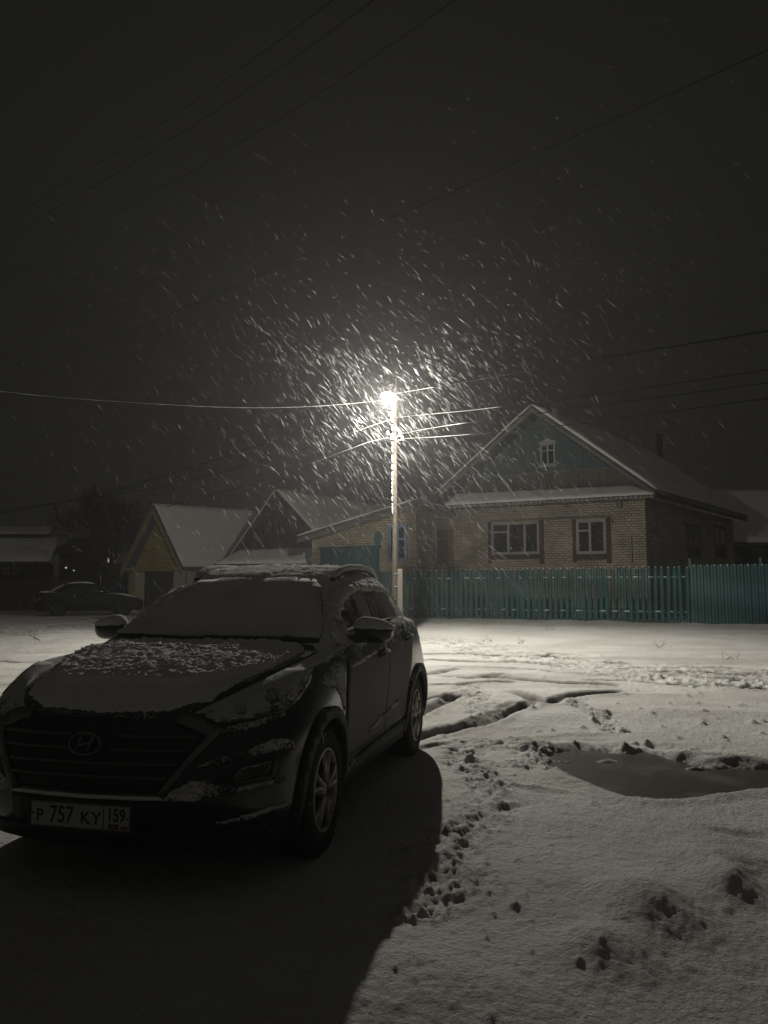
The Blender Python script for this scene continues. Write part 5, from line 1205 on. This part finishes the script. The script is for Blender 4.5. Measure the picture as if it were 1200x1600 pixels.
# ---------------- the sedan at the far left
sr = [
 ring([(2.18, 0), (2.15, .35), (2.06, .62), (1.92, .76), (1.7, .82), (1.35, .84), (.7, .82), (0, .82), (-.7, .82), (-1.3, .84), (-1.75, .82), (-2.02, .70), (-2.13, .40), (-2.15, 0)], .20),
 ring([(2.24, 0), (2.21, .36), (2.12, .64), (1.96, .79), (1.74, .85), (1.35, .87), (.7, .86), (0, .86), (-.7, .86), (-1.3, .87), (-1.8, .85), (-2.10, .74), (-2.22, .42), (-2.24, 0)], .42),
 ring([(2.20, 0), (2.17, .36), (2.07, .63), (1.91, .78), (1.70, .84), (1.35, .87), (.7, .87), (0, .87), (-.7, .87), (-1.3, .87), (-1.8, .85), (-2.10, .74), (-2.20, .42), (-2.22, 0)], .64),
 ring([(2.10, 0, .70), (2.06, .36, .71), (1.95, .60, .73), (1.8, .73, .76), (1.6, .80, .80), (1.3, .82, .84), (.7, .84, .90), (0, .845, .92), (-.7, .845, .94), (-1.3, .84, .955), (-1.75, .80, .95), (-2.04, .68, .94), (-2.14, .40, .95), (-2.16, 0, .96)]),
 ring([(1.5, 0, .90), (1.47, .34, .895), (1.4, .52, .885), (1.3, .64, .88), (1.2, .72, .89), (1.05, .77, .90), (.6, .79, .94), (-.05, .80, .955), (-.72, .80, .97), (-1.25, .78, .985), (-1.65, .73, .99), (-1.9, .60, 1.0), (-2.0, .36, 1.01), (-2.02, 0, 1.01)]),
 ring([(.95, 0, .985), (.93, .32, .98), (.88, .54, .97), (.82, .66, .965), (.75, .72, .965), (.62, .745, .97), (.35, .75, .985), (-.1, .755, .995), (-.72, .75, 1.01), (-1.15, .72, 1.02), (-1.42, .65, 1.03), (-1.56, .54, 1.035), (-1.64, .33, 1.04), (-1.66, 0, 1.04)]),
 ring([(.52, 0, 1.22), (.50, .27, 1.215), (.46, .47, 1.21), (.40, .58, 1.205), (.33, .63, 1.205), (.22, .65, 1.21), (.05, .66, 1.22), (-.25, .665, 1.225), (-.7, .66, 1.225), (-.98, .63, 1.22), (-1.16, .57, 1.215), (-1.27, .48, 1.21), (-1.33, .28, 1.21), (-1.35, 0, 1.21)]),
 ring([(.20, 0, 1.37), (.18, .24, 1.367), (.14, .42, 1.36), (.08, .52, 1.352), (.0, .565, 1.35), (-.08, .58, 1.355), (-.2, .59, 1.365), (-.38, .595, 1.37), (-.65, .59, 1.365), (-.80, .565, 1.355), (-.92, .51, 1.345), (-1.0, .43, 1.34), (-1.05, .26, 1.34), (-1.07, 0, 1.34)]),
 ring([(-.1, 0, 1.425), (-.11, .16, 1.424), (-.14, .29, 1.42), (-.18, .36, 1.417), (-.22, .385, 1.416), (-.26, .395, 1.416), (-.32, .40, 1.417), (-.4, .40, 1.417), (-.55, .395, 1.413), (-.66, .37, 1.408), (-.73, .33, 1.405), (-.78, .27, 1.402), (-.80, .16, 1.40), (-.81, 0, 1.40)]),
 ring([(-.3, 0, 1.437), (-.3, .02, 1.437), (-.31, .03, 1.437), (-.32, .035, 1.437), (-.33, .04, 1.437), (-.35, .04, 1.437), (-.38, .04, 1.437), (-.42, .04, 1.436), (-.48, .04, 1.434), (-.53, .04, 1.432), (-.56, .035, 1.43), (-.58, .03, 1.43), (-.6, .02, 1.43), (-.6, 0, 1.43)]),
]
sbod = Body(sr, 8, 6)
sp_w = at(140, 962, 34.5); SY = R(24)
sedan = thing('parked_sedan', 'dark snow dusted sedan parked by the board fence at far left', 'car', (float(sp_w[0]), float(sp_w[1]), float(gbase(34.5))+.01), SY)
def s2(mb, name, m, parent=None, smooth=True):
    par = parent or sedan; o = OFF.get(par, Vector()); OFF[par] = Vector(); r = mb.build(name, m, par, smooth); OFF[par] = o; return r
SW_ = [(1.32, .31), (-1.30, .31)]
v_, f_ = cut_arches(sbod.v, sbod.f, SW_, .345, .45); mb = MB(); mb.add(v_, f_); s2(mb, 'body', M['sedan'])
mb = MB(); mb.box((0, 0, .28), (3.9, 1.2, .12)); s2(mb, 'underbody', M['plastic'], None, False)
for (wx, wz) in SW_:
    for sg in (1, -1):
        mb = MB(); mb.lathe([(.20, -sg*.17), (.29, -sg*.19), (.312, -sg*.15), (.312, -sg*.04), (.29, 0), (.20, sg*.003), (.17, -sg*.01), (.03, -sg*.02), (0, -sg*.01)], (wx, sg*.855, wz), 'Y', 28); s2(mb, 'wheel', M['tyre'])
        mb = MB(); mb.lathe([(0, -sg*.30), (.35, -sg*.30), (.35, -sg*.02)], (wx, sg*.84, wz), 'Y', 28); s2(mb, 'wheel_housing', M['plastic'])
for mi in (False, True):
    s2(patch(sbod, [(.60, 1.0), (.40, 1.15), (.15, 1.265), (-.15, 1.30), (-.25, 1.30), (-.25, 1.02)], side, .06, .002, .004, mirror=mi), 'side_window', M['pane'])
    s2(patch(sbod, [(-.28, 1.02), (-.28, 1.30), (-.62, 1.295), (-.88, 1.20), (-1.08, 1.04)], side, .06, .002, .004, mirror=mi), 'side_window', M['pane'])
    s2(patch(sbod, [(.50, .60), (.82, .63), (.78, .78), (.50, .80)], lambda y, z: ((-5, y, z), (1, 0, 0)), .05, .002, .01, mirror=mi), 'tail_lamp', M['tail'])
    sgn = -1 if mi else 1
    mb = MB(); mb.ball((.52, sgn*.93, .98), (.07, .11, .07)); mb.tube([(.54, sgn*.76, .95), (.53, sgn*.9, .96)], .025, 6); s2(mb, 'side_mirror', M['sedan'])
    for hx in (-.12, -.98):
        mb = MB(); mb.tube([(hx+.1, sgn*.865, .80), (hx+.07, sgn*.895, .81), (hx-.07, sgn*.895, .81), (hx-.1, sgn*.865, .80)], .012, 6); s2(mb, 'door_handle', M['dull_chrome'])
s2(patch(sbod, fullz([(0, 1.05), (.50, 1.05), (.42, 1.30), (0, 1.33)]), lambda y, z: ((-5, y, z), (1, 0, 0)), .08, .002, .012), 'rear_window', M['smooth_snow'])
s2(patch(sbod, full([(.15, 0), (.12, .35), (.0, .50), (-.4, .53), (-.8, .48), (-.98, .3), (-1.0, 0)]), topd, .08, .003, .02, lumpy(.02, .008, 5, 41)), 'roof_snow', M['snow'])
s2(patch(sbod, full([(-1.7, 0), (-1.7, .4), (-1.64, .62), (-1.85, .62), (-2.04, .5), (-2.09, 0)]), topd, .08, .003, .02, lumpy(.02, .008, 5, 42)), 'boot_snow', M['snow'])
s2(patch(sbod, full([(1.95, 0), (1.85, .45), (1.4, .62), (1.0, .62), (.98, 0)]), topd, .08, .003, .02, lumpy(.02, .008, 5, 43)), 'hood_snow', M['snow'])
s2(patch(sbod, fullz([(0, .43), (.70, .43), (.72, .36), (0, .35)]), lambda y, z: ((-5, y, z), (1, 0, 0)), .08, .003, .02), 'rear_bumper', M['sedan'])
# ============================================================ dry stalks poking from the snow
m = MB()
for (u, v) in ((860, 984), (1035, 1012), (760, 1003), (705, 1005), (815, 1006), (58, 1001), (1140, 1030)):
    p = gp(u, v); zz = base_z(p)
    for k in range(5): m.tube([(p[0]+rng.uniform(-.15, .15), p[1]+rng.uniform(-.1, .1), zz-.03), (p[0]+rng.uniform(-.25, .25), p[1]+rng.uniform(-.1, .1), zz+rng.uniform(.08, .2))], [.006, .002], 4)
tag(m.build('dry_grass', M['stalk']), 'sparse dry grass stalks sticking out of the snowy verge', 'grass', kind='stuff')
# ============================================================ falling snow: wind-driven clumps of flakes filling the air
def flakes():
    P = []; S = []
    lp = np.array(LP)
    while sum(len(p) for p in P) < 5600:                      # the air round the lamp
        q = npr.normal(0, 1, (4000, 3)); q /= np.linalg.norm(q, axis=1)[:, None]; r = .8+8.5*npr.rand(4000)**1.05; P.append(q*r[:, None]+lp)
    q = npr.uniform((-26, 1.6, .2), (26, 46, 30), (2000, 3)); P.append(q)
    P.append(np.array([at(u, v, Y) for u, v, Y in ((470, 390, 1.7), (403, 243, 2.3), (628, 345, 2.2), (757, 380, 2.6), (722, 444, 3), (655, 472, 3.2), (545, 560, 3.4), (318, 380, 2.6), (272, 394, 3.1), (795, 610, 2.2), (384, 620, 2.6), (880, 590, 2.6), (372, 752, 2.6), (690, 730, 3), (905, 690, 2.3))]))
    p = np.vstack(P); d = p-CAM; ok = (np.abs(d[:, 0]) < d[:, 1]*.75+1.5) & (p[:, 2] > gbase(p[:, 1])+.15) & (p[:, 1] > 1.55)
    w_ = np.stack([p[:, 0]-CX, p[:, 1]-CY], 1); ok &= ~((np.abs(w_[:, 0]) < 2.2) & (np.abs(w_[:, 1]) < 3) & (p[:, 2] < 1.9))
    p = p[ok]; n = len(p)
    wind = np.array([.62, -.25, -1.0]); ax = wind+npr.normal(0, .20, (n, 3)); ax[:, 0] += .30*npr.rand(n); ax /= np.linalg.norm(ax, axis=1)[:, None]
    dist = p[:, 1]
    L = npr.uniform(.03, .16, n)*np.clip(dist/14, .35, 1.15); wd = npr.uniform(.002, .0062, n)*npr.choice((.55, .9, 1.5), n, p=(.55, .37, .08))*np.clip(dist/16, .35, 1.1)
    L[-15:] = .022; wd[-15:] = .0035                            # a few big flakes close to the eye
    rl = np.linalg.norm(p-lp, axis=1); wd[:-15] *= np.clip(1.15-.09*rl[:-15], .45, 1)
    u = np.cross(ax, npr.normal(0, 1, (n, 3))); u /= np.linalg.norm(u, axis=1)[:, None]; v = np.cross(ax, u)
    V = np.stack([p-ax*L[:, None], p+ax*L[:, None], p+u*wd[:, None], p-u*wd[:, None], p+v*wd[:, None]*.7, p-v*wd[:, None]*.7], 1)
    F = np.array([(0, 2, 4), (0, 4, 3), (0, 3, 5), (0, 5, 2), (1, 4, 2), (1, 3, 4), (1, 5, 3), (1, 2, 5)])
    f = (np.arange(n)[:, None, None]*6+F[None]).reshape(-1, 3)
    me = bpy.data.meshes.new('falling_snow'); me.vertices.add(n*6); me.vertices.foreach_set('co', V.astype(np.float32).ravel())
    me.loops.add(len(f)*3); me.loops.foreach_set('vertex_index', f.astype(np.int32).ravel()); me.polygons.add(len(f))
    me.polygons.foreach_set('loop_start', (np.arange(len(f))*3).astype(np.int32)); me.update(calc_edges=True)
    o = link('falling_snow', me, M['flake']); return tag(o, 'wind driven snowflakes filling the night air round the lamp', 'snowfall', kind='stuff')
m = mat('flake', (.8, .8, .8), 1, spec=0); nt = m.node_tree; d = nt.nodes.new('ShaderNodeBsdfDiffuse'); t = nt.nodes.new('ShaderNodeBsdfTranslucent'); mx = nt.nodes.new('ShaderNodeMixShader')
d.inputs[0].default_value = t.inputs[0].default_value = (.8, .8, .8, 1); nt.links.new(d.outputs[0], mx.inputs[1]); nt.links.new(t.outputs[0], mx.inputs[2]); tp = nt.nodes.new('ShaderNodeBsdfTransparent'); m2 = nt.nodes.new('ShaderNodeMixShader'); m2.inputs[0].default_value = .155      # loose lacy flakes let most light through
nt.links.new(tp.outputs[0], m2.inputs[1]); nt.links.new(mx.outputs[0], m2.inputs[2]); nt.links.new(m2.outputs[0], nt.nodes['Material Output'].inputs['Surface'])
M['flake'] = m
flakes()
# ============================================================ haze: the snow-filled air
hz = MB(); hz.box((0, 34, 11.5), (130, 92, 27)); hm = bpy.data.materials.new('haze'); hm.use_nodes = True; nt = hm.node_tree; nt.nodes.clear()
out = nt.nodes.new('ShaderNodeOutputMaterial'); vo = nt.nodes.new('ShaderNodeVolumePrincipled'); vo.inputs['Color'].default_value = (.93, .93, .95, 1)
vo.inputs['Density'].default_value = .0019; vo.inputs['Anisotropy'].default_value = .6; nt.links.new(vo.outputs[0], out.inputs['Volume'])
tag(hz.build('haze', hm), 'thin haze of blowing snow in the night air', 'haze', kind='stuff')
